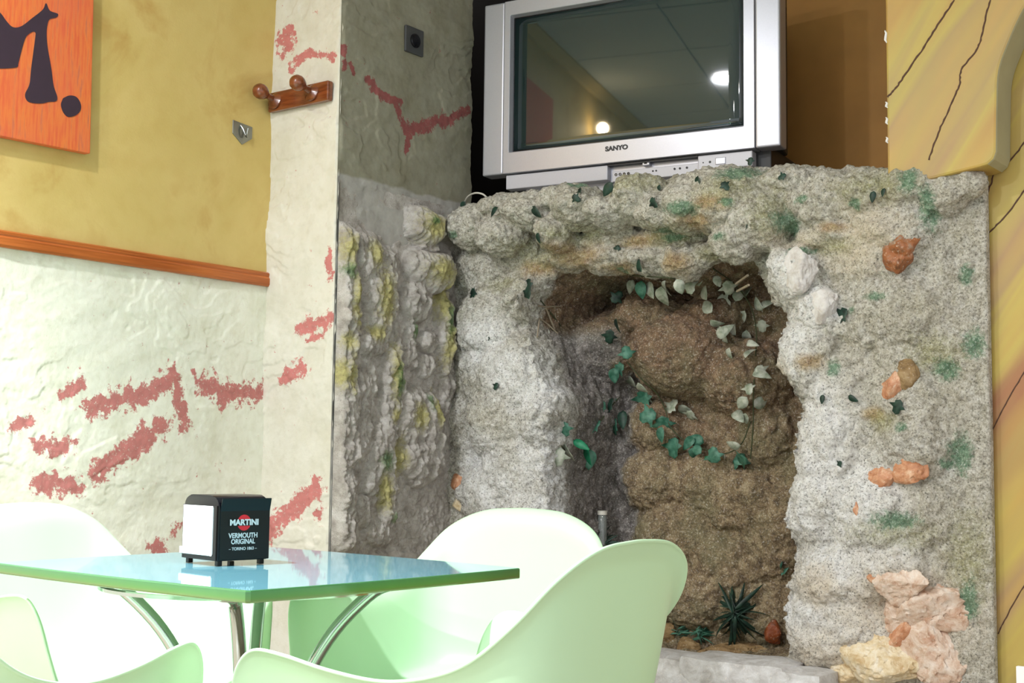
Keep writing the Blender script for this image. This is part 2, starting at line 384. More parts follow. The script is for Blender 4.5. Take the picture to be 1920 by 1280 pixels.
# left wall: ochre above, knife plaster below the rail
struct('wall_left', B(-3.0, XL - .012, -3.0, YP + .2, 0, CEIL), M['ochre'])
o = struct('wall_left_upper', B(XL - .014, XL, -3.0, YP + .02, 1.44, CEIL), M['ochre'])
ys = axis_pts(-3.0, YP + .03, 1.55, YP + .03, .0035); zs = axis_pts(0, 1.445, .55, 1.445, .0035)
Yg, Zg = np.meshgrid(ys, zs, indexing='ij'); P = np.stack([np.full(Yg.size, XL), Yg.ravel(), Zg.ravel()], 1)
dd = relief(P, .0030, 1); P[:, 0] += dd
me = grid_mesh('wall_left_lower', P.reshape(*Yg.shape, 3))
S = [(17, (170, 768), (215, 748), (262, 742), (325, 712)), (14, (325, 700), (335, 750), (345, 795)), (11, (120, 738), (150, 722)), (20, (385, 722), (420, 738), (485, 738)),
     (18, (180, 885), (240, 845), (300, 800)), (14, (75, 838), (125, 832)), (17, (75, 905), (140, 908)), (14, (290, 1025), (300, 1030)), (11, (330, 992)), (6, (362, 695), (368, 715)), (9, (25, 800), (60, 790))]
cv = lambda x, y: tuple(onX(x, y, XL)[1:])
setattr_f(me, 'red', redfield(P[:, 1], P[:, 2], S, cv))
o = link('wall_left_lower', me, M['cream_wall'], None, True); o['kind'] = 'structure'
# pillar between the cafe wall and the grotto
xs_ = axis_pts(XL - .03, XS, XL - .03, XS, .0035); zs = axis_pts(0, CEIL, .55, 2.28, .0035)
Xg, Zg = np.meshgrid(xs_, zs, indexing='ij'); P = np.stack([Xg.ravel(), np.full(Xg.size, YP), Zg.ravel()], 1)
P[:, 1] -= relief(P, .0055, 9); e = sst(.02, .0, XS - P[:, 0]); P[:, 0] += e * .004 * fbm(P, 25, 3, 4) * (P[:, 0] > XS - .02)
P[:, 1] = np.where(P[:, 0] > XS - .0035, YP + .004, P[:, 1])
me = grid_mesh('wall_pillar', P.reshape(*Xg.shape, 3)); 
S = [(20, (535, 62), (540, 90)), (9, (552, 112), (580, 100), (622, 104)), (7, (548, 130), (560, 115)), (13, (565, 612), (618, 596)), (15, (532, 712), (562, 688)), (18, (505, 1002), (540, 962), (592, 912)), (9, (590, 965), (602, 960)), (9, (615, 520), (620, 470)), (7, (575, 640), (600, 628))]
setattr_f(me, 'red', redfield(P[:, 0], P[:, 2], S, lambda x, y: (onY(x, y, YP)[0], onY(x, y, YP)[2])))
o = link('wall_pillar', me, M['cream_pillar'], None, True); o['kind'] = 'structure'
YE = 3.175
ys = axis_pts(YP - .001, YE, YP - .001, YE, .0035); zs = axis_pts(0, CEIL, .55, 2.42, .0035)
Yg, Zg = np.meshgrid(ys, zs, indexing='ij'); P = np.stack([np.full(Yg.size, XS), Yg.ravel(), Zg.ravel()], 1)
dd = relief(P, .0045, 21); P[:, 0] += dd * sst(0, .012, P[:, 1] - YP); P[:, 1] += sst(YE - .01, YE, P[:, 1]) * .006 * fbm(P, 22, 3, 3)
me = grid_mesh('wall_niche', P.reshape(*Yg.shape, 3))
S = [(10, (690, 150), (715, 180), (748, 190)), (8, (742, 195), (755, 225), (762, 250)), (12, (765, 245), (820, 228), (845, 226)), (9, (845, 222), (880, 205)), (7, (768, 250), (760, 282)), (6, (642, 90), (646, 128)), (5, (655, 120), (662, 136))]
setattr_f(me, 'red', redfield(P[:, 1], P[:, 2], S, lambda x, y: tuple(onX(x, y, XS)[1:])))
o = link('wall_niche', me, M['grey_plaster'], None, True); o['kind'] = 'structure'
struct('wall_pillar_core', B(XL - .02, XS - .012, YP + .012, YE - .01, 0, CEIL), M['chip'])
# recess behind the television
M['niche_shade'] = plain('recess shade brown', (34, 22, 14), .8)  # shade of the recess put into the wall colour
struct('wall_recess', B(-2.2, -1.2, 3.66, 3.76, 0, CEIL), M['niche'])
struct('wall_recess_shaded', B(-3.3, -2.2, 3.66, 3.76, 0, CEIL), M['niche_shade'])
struct('wall_recess_left', B(-3.3, -3.2, 3.1, 3.66, 0, CEIL), M['niche_shade'])
struct('wall_recess_front', B(-3.3, XL - .02, 3.05, 3.12, 0, CEIL), M['niche_shade'])
# marbled wall on the right and the bulkhead above the rock
WB, WM = 3.03, 3.14
struct('wall_marbled', B(-1.215, 2.6, WM, 3.66, 0, CEIL), M['marble'])
def ob(x, y): q = onY(x, y, WB); return (q[0], q[2])
out = [(ob(1662, 200)[0], 1.585), ob(1836, 313), ob(1852, 308), ob(1863, 298), ob(1868, 284)]
out += [tuple(q) for q in smooth_poly([ob(1868, 270), ob(1869, 200), ob(1872, 135), ob(1888, 85), ob(1920, 15), ob(1975, -70), ob(2080, -170), ob(2250, -240), ob(2500, -260)], 40)]
out += [(2.6, out[-1][1]), (2.6, CEIL), (out[0][0], CEIL)]
bk = struct('wall_bulkhead', prism(out, WB, WM - .001, 'y'), [M['marble'], M['intrados']])
for p in bk.data.polygons:
    if abs(p.normal.y) < .5 and p.normal.x > .3: p.material_index = 1
bv = bk.modifiers.new('b', 'BEVEL'); bv.width = .006; bv.segments = 2; bv.limit_method = 'ANGLE'; bv.angle_limit = R(50)
def ribbon(pts, w, y, name, parent):
    pts = smooth_poly([(q[0], q[2]) for q in pts], len(pts) * 5); bm = bmesh.new(); pa = None
    for i, p in enumerate(pts):
        tt = pts[min(i + 1, len(pts) - 1)] - pts[max(i - 1, 0)]; tt = tt / np.linalg.norm(tt); nn = np.array([-tt[1], tt[0]]) * w * (.6 + .5 * abs(math.sin(i * 1.7)))
        j = (random.random() - .5) * w * 1.6; c = p + np.array([j, 0])
        a = [bm.verts.new((c[0] + nn[0], y, c[1] + nn[1])), bm.verts.new((c[0] - nn[0], y, c[1] - nn[1])), bm.verts.new((c[0] - nn[0], y + .002, c[1] - nn[1])), bm.verts.new((c[0] + nn[0], y + .002, c[1] + nn[1]))]
        if pa:
            for k in range(4): bm.faces.new((pa[k], pa[(k + 1) % 4], a[(k + 1) % 4], a[k]))
        pa = a
    return obj(name, bm, M['crack'], parent)
wm = bpy.data.objects['wall_marbled']
for (Y, w_, par, L) in ((WB, .0022, bk, [(1790, 0), (1760, 45), (1735, 85), (1700, 135), (1680, 165), (1664, 182)]),
                   (WB, .0019, bk, [(1857, 0), (1848, 35), (1840, 70), (1830, 95), (1803, 130), (1800, 155), (1790, 180), (1770, 225), (1755, 260), (1742, 300)]),
                   (WM, .0018, wm, [(1925, 262), (1895, 300), (1868, 318), (1858, 345), (1850, 372)]), (WM, .0018, wm, [(1925, 352), (1885, 405), (1850, 440)]),
                   (WM, .0013, wm, [(1925, 690), (1890, 750), (1862, 805)]), (WM, .0013, wm, [(1925, 1090), (1890, 1150), (1872, 1188)])):
    ribbon([onY(x, y, Y) for x, y in L], w_, Y - .0012, 'painted_crack', par)
for (x, y, h) in ((1662, 68, 24), (1663, 196, 12), (1664, 226, 14), (1664, 262, 12)):
    p = onY(x, y, WB); bm = bmesh.new(); bmesh.ops.create_icosphere(bm, subdivisions=2, radius=1)
    for v in bm.verts: v.co = Vector((v.co.x * .0035 + .002 * math.sin(v.co.z * 5), v.co.y * .004, v.co.z * h * .0007)) + Vector((out[0][0], WB + .002, p[2]))
    obj('plaster_chip', bm, M['chip'], bk, True)

# chair rail on the left wall
prof = [(0, 0), (.012, 0), (.016, .006), (.016, .022), (.012, .027), (.014, .031), (.014, .037), (.008, .041), (0, .041)]
bm = bmesh.new(); ra = [bm.verts.new((XL + a, -3.0, 1.4165 + b)) for a, b in prof]; rb = [bm.verts.new((XL + a, YP - .001, 1.4165 + b)) for a, b in prof]
bm.faces.new(ra); bm.faces.new(rb[::-1])
for i in range(len(prof)): bm.faces.new((ra[i], rb[i], rb[(i + 1) % len(prof)], ra[(i + 1) % len(prof)]))
struct('trim_1', bm, M['rail'])

# ------------------------------------------------------------------ television
TVL = Vector((-2.488, 3.118, 1.79)); TVA = R(8.8)
tv = empty('television', TVL, TVA)
tag(tv, 'silver widescreen tube television on top of the rock grotto', 'television')
W_, H_ = .931, .533
def frame(bm, o0, o1, i0, i1, y0, y1, yi):   # bezel ring: outer rect (x,z), inner rect
    o_ = [(o0[0], o0[1]), (o1[0], o0[1]), (o1[0], o1[1]), (o0[0], o1[1])]; n_ = [(i0[0], i0[1]), (i1[0], i0[1]), (i1[0], i1[1]), (i0[0], i1[1])]
    a = [bm.verts.new((x, y0, z)) for x, z in o_]; b = [bm.verts.new((x, y0, z)) for x, z in n_]
    c = [bm.verts.new((x, y1, z)) for x, z in o_]; d = [bm.verts.new((x + (.005 if k in (0, 3) else -.005), yi, z + (.005 if k < 2 else -.005))) for k, (x, z) in enumerate(n_)]
    for k in range(4):
        l = (k + 1) % 4
        bm.faces.new((a[k], a[l], b[l], b[k])); bm.faces.new((c[l], c[k], d[k], d[l])); bm.faces.new((a[l], a[k], c[k], c[l])); bm.faces.new((b[k], b[l], d[l], d[k]))
    return bm
obj('frame', frame(bmesh.new(), (.072, 0), (W_ - .072, H_), (.092, .064), (W_ - .104, H_ - .045), 0, .05, .022), M['tv_silver'], tv, bevel=.0015, seg=1)
for x0, x1 in ((0, .0715), (W_ - .0715, W_)):
    obj('speaker_panel', B(x0, x1, .003, .06, .0, H_), M['tv_silver'], tv, bevel=.006, seg=3)
obj('screen_mask', frame(bmesh.new(), (.094, .066), (W_ - .106, H_ - .047), (.099, .071), (W_ - .110, H_ - .052), .018, .035, .026), M['blackplastic'], tv)
# slightly bowed tube face
n = 16; Pg = np.zeros((n + 1, n + 1, 3))
for i in range(n + 1):
    for j in range(n + 1):
        u, v = i / n, j / n
        Pg[i, j] = (.097 + u * (W_ - .205), .0255 - .0015 * (1 - (2 * u - 1) ** 2) - .0008 * (1 - (2 * v - 1) ** 2), .069 + v * (H_ - .119))
me = grid_mesh('screen', Pg); scr = link('screen', me, M['screen'], tv, True)
sm = scr.modifiers.new('s', 'SOLIDIFY'); sm.thickness = .006; sm.offset = 1
bm = bmesh.new()
rr = [(.012, .05, .012, W_ - .012, H_ - .006), (.03, .17, .01, W_ - .03, H_ - .02), (.16, .36, .02, W_ - .16, H_ - .08), (.20, .40, .04, W_ - .2, H_ - .12)]
ringv = [[bm.verts.new(q) for q in ((a, y, z0), (b, y, z0), (b, y, z1), (a, y, z1))] for (a, y, z0, b, z1) in rr]
bm.faces.new(ringv[0]); bm.faces.new(ringv[-1][::-1])
for a, b in zip(ringv, ringv[1:]):
    for k in range(4): bm.faces.new((a[k], a[(k + 1) % 4], b[(k + 1) % 4], b[k]))
obj('back_casing', bm, M['tv_dark'], tv, bevel=.006)
for k in range(5): obj('vent_slat', B(W_ - .036, W_ - .026, .07 + k * .018, .08 + k * .018, .08, H_ - .1), M['tv_dark'], tv)
# lower panel with the open flap
obj('lower_panel', B(.078, .413, .012, .05, -.046, -.003), M['tv_panel'], tv, bevel=.003)
obj('lower_panel', B(.690, .848, .012, .05, -.046, -.003), M['tv_panel'], tv, bevel=.003)
obj('connector_bay', B(.413, .690, .034, .05, -.05, -.003), M['tv_silver'], tv)
obj('connector_ledge', B(.425, .690, .020, .034, -.052, -.021), M['tv_panel'], tv, bevel=.002)
obj('bay_top_edge', B(.413, .690, .012, .034, -.006, -.002), M['tv_dark'], tv)
for (x, r) in ((.437, .0042), (.450, .0042), (.463, .0042), (.476, .0042), (.552, .0026), (.562, .0026), (.618, .0032), (.634, .0032), (.655, .0032)):
    bm = lathe([(0, 0), (r * .55, 0), (r * .6, .0015), (r, .0015), (r, -.001), (0, -.001)], 12, Matrix.Translation((x, .0200, -.032)) @ Matrix.Rotation(R(90), 4, 'X')); obj('jack_socket', bm, M['blackplastic'], tv)
obj('latch', B(.520, .542, .016, .034, -.014, -.001), M['tv_silver'], tv, bevel=.002); obj('latch_hole', B(.526, .535, .0155, .017, -.010, -.004), M['blackplastic'], tv)
for x, r in ((.706, .002), (.726, .0035)):
    obj('sensor_dot', lathe([(0, 0), (r, 0), (r, -.003), (0, -.003)], 12, Matrix.Translation((x, .0115, -.024)) @ Matrix.Rotation(R(90), 4, 'X')), M['tv_dark'], tv)
obj('power_button', B(.742, .772, .0095, .014, -.034, -.014), M['tv_silver'], tv, bevel=.002)
for x in (.10, .86): obj('foot', B(x - .03, x + .03, .05, .33, -.062, .012), M['tv_dark'], tv, bevel=.003)
obj('base_skirt', B(.09, .84, .05, .30, -.07, .01), M['tv_panel'], tv, bevel=.003)
text_mesh('logo', 'SANYO', .0185, Matrix.Translation((.447, -.0006, .041)) @ Matrix.Rotation(R(90), 4, 'X'), M['tv_dark'], tv, .0004, 1.15, .0010)

# ------------------------------------------------------------------ things on the walls
# canvas, hanging slightly askew
cv_ = empty('painting', (XL + .004, 1.965, 1.878), 0); cv_.rotation_euler = (R(1.2), 0, 0)
tag(cv_, 'orange canvas with dark plum brush shapes on the ochre wall', 'painting')
obj('canvas', B(0, .022, -.47, 0, -.197, .62), M['canvas'], cv_, bevel=.002)
def shape(pts, par, name='brush_shape'):
    q = [cv_.matrix_world.inverted() @ Vector(onX(x, y, XL + .026)) for x, y in pts]
    q = [(a.y, a.z) for a in q]; q = smooth_poly(q + [q[0]], len(q) * 4)[:-1]
    obj(name, prism([tuple(a) for a in q], .0221, .0232, 'x'), M['blackpaint'], par)
bpy.context.view_layer.update()
shape([(-60, 20), (-20, 10), (0, 24), (12, 40), (24, 51), (40, 49), (60, 34), (80, 18), (86, 6), (93, 20), (108, 26), (105, 33), (92, 37), (88, 50), (87, 66), (89, 90), (96, 130), (100, 160), (107, 182), (104, 190), (92, 191), (78, 194), (60, 193), (50, 188), (47, 176), (55, 158), (58, 130), (62, 100), (66, 70), (66, 61), (60, 60), (48, 70), (40, 95), (34, 118), (28, 127), (-20, 128), (-60, 120)], cv_)
shape([(118, 184), (130, 179), (143, 182), (151, 195), (150, 208), (140, 217), (127, 219), (118, 210), (114, 196)], cv_)
# bar coat rack
rk = empty('coat_rack', (-2.72, YP, 1.95), 0); tag(rk, 'short varnished wooden coat rack with two ball pegs on the cream pillar', 'coat rack')
obj('back_board', B(-.121, .121, -.024, -.003, -.030, .026), M['darkwood'], rk, bevel=.005, seg=3)
for x in (-.092, .058):
    bm = lathe([(0, 0), (.026, 0), (.026, .004), (.019, .009), (.010, .014), (.0085, .030), (.011, .036), (.017, .042), (.0215, .052), (.0225, .060), (.020, .071), (.012, .079), (0, .082)], 24,
               Matrix.Translation((x, -.022, .0)) @ Matrix.Rotation(R(76), 4, 'X'))
    obj('peg', bm, M['darkwood'], rk, True)
# hook plate
hk = empty('picture_hook', (XL, 2.482, 1.845)); tag(hk, 'small shield-shaped metal hook plate on the ochre wall', 'hook')
obj('plate', prism([(-.036, .028), (.036, .022), (.036, -.012), (0, -.036), (-.036, -.010)], .0, .003, 'x'), M['steel'], hk, bevel=.0006, seg=1)
obj('hook', tube([(.003, -.008, .018), (.012, -.006, .006), (.016, .0, -.010), (.012, .006, -.014), (.012, .012, .012)], .003, 8), M['steel'], hk, True)
# light switch
sw = empty('light_switch', (XS + .003, 2.889, 2.165)); tag(sw, 'dark grey square light switch on the olive grey plaster', 'switch')
obj('plate', B(0, .009, -.040, .040, -.040, .040), M['switch'], sw, bevel=.004)
obj('rocker', lathe([(0, .004), (.018, .003), (.021, 0), (.021, -.004), (0, -.004)], 20, Matrix.Translation((.012, 0, 0)) @ Matrix.Rotation(R(90), 4, 'Y')), M['blackplastic'], sw, True)

# ------------------------------------------------------------------ ceiling fixtures
for i, (x, y, p) in enumerate(LAMPS):
    f = empty('downlight', (x, y, CEIL)); tag(f, 'round recessed downlight in the panelled ceiling, seen only mirrored in the television' if i == 0 else 'unseen round ceiling downlight outside the picture, placed to light the room', 'lamp', None if i == 0 else 'ceiling downlights')
    obj('trim_ring', lathe([(.058, 0), (.075, -.004), (.075, -.012), (.060, -.014), (.056, -.004)], 24), M['tv_silver'], f, True)
    obj('lens', lathe([(0, -.006), (.056, -.006), (.056, 0), (0, 0)], 24), emis('lamp lens', (255, 250, 240), 25), f)
wl = empty('wall_lamp', (XL, .80, 2.40)); tag(wl, 'small warm wall lamp high on the ochre wall, seen only mirrored in the television', 'lamp')
obj('shade', lathe([(.0, 0), (.03, 0), (.045, .07), (.043, .07), (.028, .004), (0, .004)], 20, Matrix.Translation((.06, 0, -.03))), M['steel'], wl, True)
obj('bulb', lathe([(0, 0), (.012, .01), (.016, .03), (.010, .045), (0, .05)], 16, Matrix.Translation((.06, 0, 0))), emis('warm bulb', (255, 214, 130), 18), wl, True)
l = bpy.data.lights.new('wall_lamp_light', 'POINT'); l.energy = 4; l.color = (1, .8, .5); l.shadow_soft_size = .03; lo = bpy.data.objects.new('wall_lamp_light', l); lo.location = (XL + .07, .80, 2.50); COL.objects.link(lo)
cvp = [(0, 0), (.05, 0), (.05, -.012), (.015, -.045), (0, -.05)]
struct('trim_2', prism([(XL + a, CEIL + b) for a, b in cvp], -3.0, YP - .005, 'y'), M['roomwall'])

# ------------------------------------------------------------------ rock grotto
YF = 3.09
gr = empty('rock_grotto', (-1.77, 3.2, 0)); tag(gr, 'rough grey artificial rock grotto with arched brown cave, built against the wall', 'grotto')
goff = Vector(gr.location)
CAVE = [(1006, 530), (1050, 498), (1075, 496), (1120, 492), (1160, 505), (1200, 520), (1245, 512), (1290, 502), (1325, 478), (1360, 478), (1400, 500), (1432, 548), (1460, 600), (1456, 680), (1486, 722), (1496, 800), (1488, 900), (1486, 1000),
        (1488, 1075), (1474, 1110), (1476, 1205), (1450, 1245), (1300, 1252), (1150, 1245), (1034, 1180), (1028, 1050), (1024, 950), (1026, 860), (1038, 800), (1044, 745), (1016, 705), (1002, 650), (976, 600), (982, 560)]
cave = [(onY(x, y, YF - .02)[0], onY(x, y, YF - .02)[2]) for x, y in CAVE]
cave = [tuple(q) for q in smooth_poly(cave + [cave[0]], 120)[:-1]]
YB = 3.41
def bumps(x, z, L, Y):
    r = np.zeros(x.shape)
    for (px, py, rx, ry, h) in L:
        c = onY(px, py, Y); ax = rx * .00165; az = ry * .00145
        q = ((x - c[0]) / ax) ** 2 + ((z - c[2]) / az) ** 2
        r = np.maximum(r, h * np.sqrt(np.clip(1 - q * .8, 0, 1)) ** 1.2)
    return r
FRONT = [(900, 600, 60, 70, .05), (960, 700, 80, 80, .06), (1010, 640, 45, 60, .05), (930, 790, 70, 70, .06), (1020, 790, 50, 55, .07), (960, 880, 70, 80, .05), (1020, 890, 35, 70, .05), (895, 930, 50, 60, .04), (990, 975, 60, 50, .06), (880, 500, 50, 50, .03), (980, 560, 50, 40, .06), (890, 700, 40, 60, .03),
         (1485, 515, 42, 58, .075), (1530, 585, 50, 55, .05), (1500, 665, 55, 70, .06), (1570, 720, 60, 60, .04), (1640, 570, 90, 70, .04), (1705, 800, 60, 80, .055), (1640, 760, 60, 60, .04), (1545, 840, 60, 80, .05), (1530, 960, 70, 70, .06), (1620, 980, 70, 80, .06), (1715, 960, 60, 50, .03), (1560, 1080, 80, 60, .06),
         (1650, 1050, 60, 50, .05), (1550, 1180, 90, 60, .05), (1760, 480, 40, 80, .02), (1620, 470, 80, 60, .05), (1560, 420, 60, 50, .05), (1670, 400, 70, 70, .06), (1680, 720, 50, 60, .03), (1640, 880, 70, 60, .03), (1790, 400, 40, 90, .02), (1790, 700, 50, 120, .015)]
BACK = [(1280, 660, 100, 85, .13), (1125, 650, 80, 80, .10), (1385, 705, 85, 70, .09), (1215, 590, 80, 50, .08), (1100, 750, 60, 70, .10), (1330, 585, 60, 60, .07), (1205, 800, 60, 50, .05), (1300, 905, 70, 60, .04), (1210, 900, 70, 60, .05), (1370, 940, 70, 60, .04), (1420, 810, 50, 60, .04), (1250, 1000, 70, 60, .05),
        (1350, 1060, 70, 60, .04), (1440, 1000, 50, 80, .03), (1290, 1120, 70, 60, .05), (1390, 1150, 60, 60, .04), (1200, 1100, 60, 80, .05), (1140, 880, 40, 100, .02)]
x0, x1, z0, z1 = -2.60, onY(1852, 700, 3.09)[0], 0.0, 1.70
st = .006
gx = np.arange(x0, x1 + st / 2, st); gz = np.arange(z0, z1 + st / 2, st)
Xg, Zg = np.meshgrid(gx, gz, indexing='ij'); X = Xg.ravel(); Z = Zg.ravel(); PP = np.stack([X, np.full(X.shape, 1.0), Z], 1)
ins = inpoly(X, Z, cave); d = segdist(X, Z, cave, True); sd = np.where(ins, d, -d) + .010 * fbm(PP, 18, 3, 5)
fr = YF - bumps(X, Z, FRONT, YF - .03) * 1.15 - .018 * fbm(PP, 5, 3, 2) - .006 * billow(PP, 13, 2, 4)
def rect(x, z, ax, ay, bx, by, e=.02):
    a = onY(ax, ay, YF); b = onY(bx, by, YF); return sst(a[0] - e, a[0] + e, x) * sst(b[0] + e, b[0] - e, x) * sst(b[2] - e, b[2] + e, z) * sst(a[2] + e, a[2] - e, z)
fr = fr + .09 * rect(X, Z, 1010, 430, 1400, 560)
edge_flat = sst(-1.12, x1 - .02, X); fr = fr * (1 - edge_flat) + (WM - .035) * edge_flat
fr = fr + sst(.012, -.02, sd - .03) * 0
rnd = np.clip(1 - np.clip(-sd, 0, .05) / .05, 0, 1) ** 2 * .03 * (~(sd > 0))       # rounding of the mouth
cA = onY(1110, 545, YB); hole = np.exp(-((X - cA[0]) / .11) ** 2 - ((Z - cA[2]) / .075) ** 2) + .8 * np.exp(-((X - onY(1330, 525, YB)[0]) / .12) ** 2 - ((Z - onY(1330, 525, YB)[2]) / .05) ** 2)
bk_ = YB + .16 * hole - bumps(X, Z, BACK, YB - .05) * 1.5 * (1 - .8 * np.clip(hole, 0, 1)) - .02 * fbm(PP, 6, 2, 8) - .006 * billow(PP, 20, 2, 9)
tt = sst(0, .02, sd)
Yh = (fr + rnd) * (1 - tt) + bk_ * tt
tops = [(850, 384), (900, 372), (1000, 360), (1150, 343), (1250, 322), (1400, 305), (1500, 306), (1600, 306), (1645, 316), (1690, 318), (1740, 306), (1900, 310)]
tx = [onY(a, b, YF - .05)[0] for a, b in tops]; tz = [onY(a, b, YF - .05)[2] for a, b in tops]
TOP = lambda x: np.interp(x, tx, tz)
kz = 1 + (TOP(X) / 1.70 - 1) * sst(1.35, 1.70, Z); Z = Z * kz; Zg = Z.reshape(Xg.shape)
Pf = np.stack([X, Yh, Z], 1).reshape(*Xg.shape, 3)
# closed solid: front sheet + back sheet
back = (WM - .004) + (3.64 - WM + .004) * sst(-1.225, -1.24, Xg)
Pb = np.stack([Xg, back, Zg], -1)
me_f = grid_mesh('tmp', Pf); bm = bmesh.new(); bm.from_mesh(me_f)
nn, mm = Xg.shape; bm.verts.ensure_lookup_table()
fv = [[bm.verts[i * mm + j] for j in range(mm)] for i in range(nn)]
def ringidx():
    L = [(i, 0) for i in range(nn - 1)] + [(nn - 1, j) for j in range(mm - 1)] + [(i, mm - 1) for i in range(nn - 1, 0, -1)] + [(0, j) for j in range(mm - 1, 0, -1)]
    return L
RI = ringidx(); rb_ = [bm.verts.new(Pb[i, j]) for i, j in RI]; n = len(RI)
for k in range(n):
    a = fv[RI[k][0]][RI[k][1]]; b = fv[RI[(k + 1) % n][0]][RI[(k + 1) % n][1]]; bm.faces.new((b, a, rb_[k], rb_[(k + 1) % n]))
bm.faces.new(rb_)
bmesh.ops.triangulate(bm, faces=[bm.faces[-1]] if False else [f for f in bm.faces if len(f.verts) > 4])
bmesh.ops.recalc_face_normals(bm, faces=bm.faces)
def blob(px, py, rx, ry, ryd, Y, s=0):
    c = onY(px, py, Y); ax = rx * .00165; az = ry * .00145
    r = bmesh.ops.create_icosphere(bm, subdivisions=3, radius=1)
    for v in r['verts']:
        k = 1 + .16 * mnoise.noise(v.co * 1.7 + Vector((s * 3.1, s, 0))) + .08 * mnoise.noise(v.co * 4 + Vector((s, 0, s)))
        v.co = Vector((c[0] + v.co.x * ax * k, c[1] + v.co.y * ryd * k, c[2] + v.co.z * az * k))
LIP = [(885, 425, 52, 50, .07), (945, 440, 55, 48, .09), (1000, 398, 60, 42, .10), (1045, 440, 30, 42, .09), (1095, 392, 58, 42, .11), (1150, 400, 45, 36, .10), (1205, 375, 60, 48, .11), (1245, 398, 45, 40, .10), (1300, 388, 65, 52, .11), (1370, 380, 70, 62, .12), (1425, 415, 52, 62, .11), (1385, 455, 45, 40, .10),
       (1345, 350, 90, 36, .09), (1480, 350, 80, 40, .08), (1545, 375, 75, 55, .08), (1620, 365, 60, 46, .08), (1700, 355, 60, 40, .07), (1760, 360, 50, 45, .05), (1060, 375, 70, 30, .08), (950, 388, 60, 30, .07), (1480, 500, 32, 46, .07), (1530, 575, 36, 40, .05), (1810, 345, 35, 28, .04)]
for k, a in enumerate(LIP): blob(a[0], a[1], a[2] * .95, a[3] * .95, a[4], YF - (.045 if a[0] < 1470 else .012), k)
UND = [(1075, 480, 70, 32, .07), (1150, 482, 60, 34, .08), (1225, 486, 60, 34, .08), (1290, 488, 50, 36, .08), (1150, 450, 90, 30, .08), (1250, 450, 90, 30, .08), (1350, 470, 50, 22, .07), (1010, 500, 55, 40, .06)]
for k, a in enumerate(UND): blob(*a, YF + .055, k + 50)
for k, a in enumerate(((1180, 1345, 90, 55, .10), (1290, 1340, 90, 55, .11), (1400, 1345, 90, 55, .10), (1490, 1350, 70, 55, .09))): blob(*a, YF - .01, k + 90)
me = bpy.data.meshes.new('rock_body'); bm.to_mesh(me); bm.free()
ro = link('rock_body', me, None, None); md = ro.modifiers.new('r', 'REMESH'); md.mode = 'VOXEL'; md.voxel_size = .0052; md.use_smooth_shade = True
dg = bpy.context.evaluated_depsgraph_get(); me2 = bpy.data.meshes.new_from_object(ro.evaluated_get(dg)); ro.modifiers.clear(); ro.data = me2; me2.name = 'rock_body'
nv = len(me2.vertices); Pv = np.empty(nv * 3, np.float32); me2.vertices.foreach_get('co', Pv); Pv = Pv.reshape(-1, 3).astype(float)
Nv = np.empty(nv * 3, np.float32); me2.vertices.foreach_get('normal', Nv); Nv = Nv.reshape(-1, 3).astype(float)
print('rock verts', nv)
amp = sst(WM, WM - .03, Pv[:, 1]) + (Pv[:, 0] < -1.245) * 1.0; amp = np.clip(amp, 0, 1) * (1 - .8 * sst(x1 - .03, x1, Pv[:, 0]))
D = .0065 * billow(Pv, 20, 2, 1) + .0032 * billow(Pv, 58, 2, 2) + .0020 * fbm(Pv, 130, 2, 3)
D = np.where(Pv[:, 2] < .3, D * .5, D)
topf = sst(1.69, 1.71, Pv[:, 2]) * (Pv[:, 1] > 3.14)
Pv2 = Pv + Nv * (D * amp * (1 - topf))[:, None]
me2.vertices.foreach_set('co', Pv2.astype(np.float32).reshape(-1)); me2.update()
def field(P, L, Y, s=1.0):
    r = np.zeros(len(P))
    for (px, py, rx, ry) in L:
        c = onY(px, py, Y); q = ((P[:, 0] - c[0]) / (rx * .00165)) ** 2 + ((P[:, 2] - c[2]) / (ry * .00145)) ** 2
        r = np.maximum(r, np.exp(-q * .9))
    return r * s
front = sst(YF + .11, YF + .04, Pv[:, 1])
WHITE = [(905, 640, 60, 70), (960, 700, 60, 60), (900, 860, 60, 60), (1010, 860, 60, 90), (940, 930, 90, 60), (1020, 960, 60, 60), (1000, 740, 60, 50), (1485, 515, 36, 48), (1525, 580, 40, 42), (1480, 640, 40, 70), (1540, 780, 60, 70), (1530, 880, 70, 80), (1500, 960, 60, 60), (1600, 1000, 80, 70), (1560, 1080, 80, 90), (1620, 920, 60, 70), (1500, 1160, 60, 70), (1580, 1200, 90, 60), (1640, 1040, 60, 50), (1000, 1050, 60, 60)]
GREEN = [(1515, 378, 16, 9), (1738, 390, 16, 46), (1795, 510, 12, 22), (1400, 390, 14, 9), (1610, 385, 12, 12), (1640, 555, 20, 10), (1590, 580, 10, 8), (1785, 850, 20, 40), (1760, 870, 10, 12), (1675, 975, 40, 18), (1800, 1130, 16, 40), (1340, 505, 20, 12), (1375, 452, 20, 9), (1250, 440, 26, 10), (1760, 690, 22, 22), (1310, 400, 40, 16), (1135, 510, 12, 20), (870, 445, 14, 10), (1690, 800, 12, 10), (1090, 350, 14, 6), (1810, 640, 20, 30), (1560, 690, 12, 20), (1710, 340, 16, 30), (1400, 330, 40, 18), (1500, 470, 26, 10), (1480, 420, 16, 30)]
MOSS = [(1400, 360, 60, 40), (1000, 470, 60, 30), (1250, 440, 60, 22), (1650, 790, 30, 24), (1320, 470, 40, 16), (1740, 660, 50, 40), (1460, 400, 30, 60), (1560, 460, 50, 20), (1080, 440, 60, 18), (1670, 1000, 80, 30), (1650, 350, 80, 40), (930, 530, 50, 20), (1800, 1050, 40, 90), (1200, 350, 80, 30)]
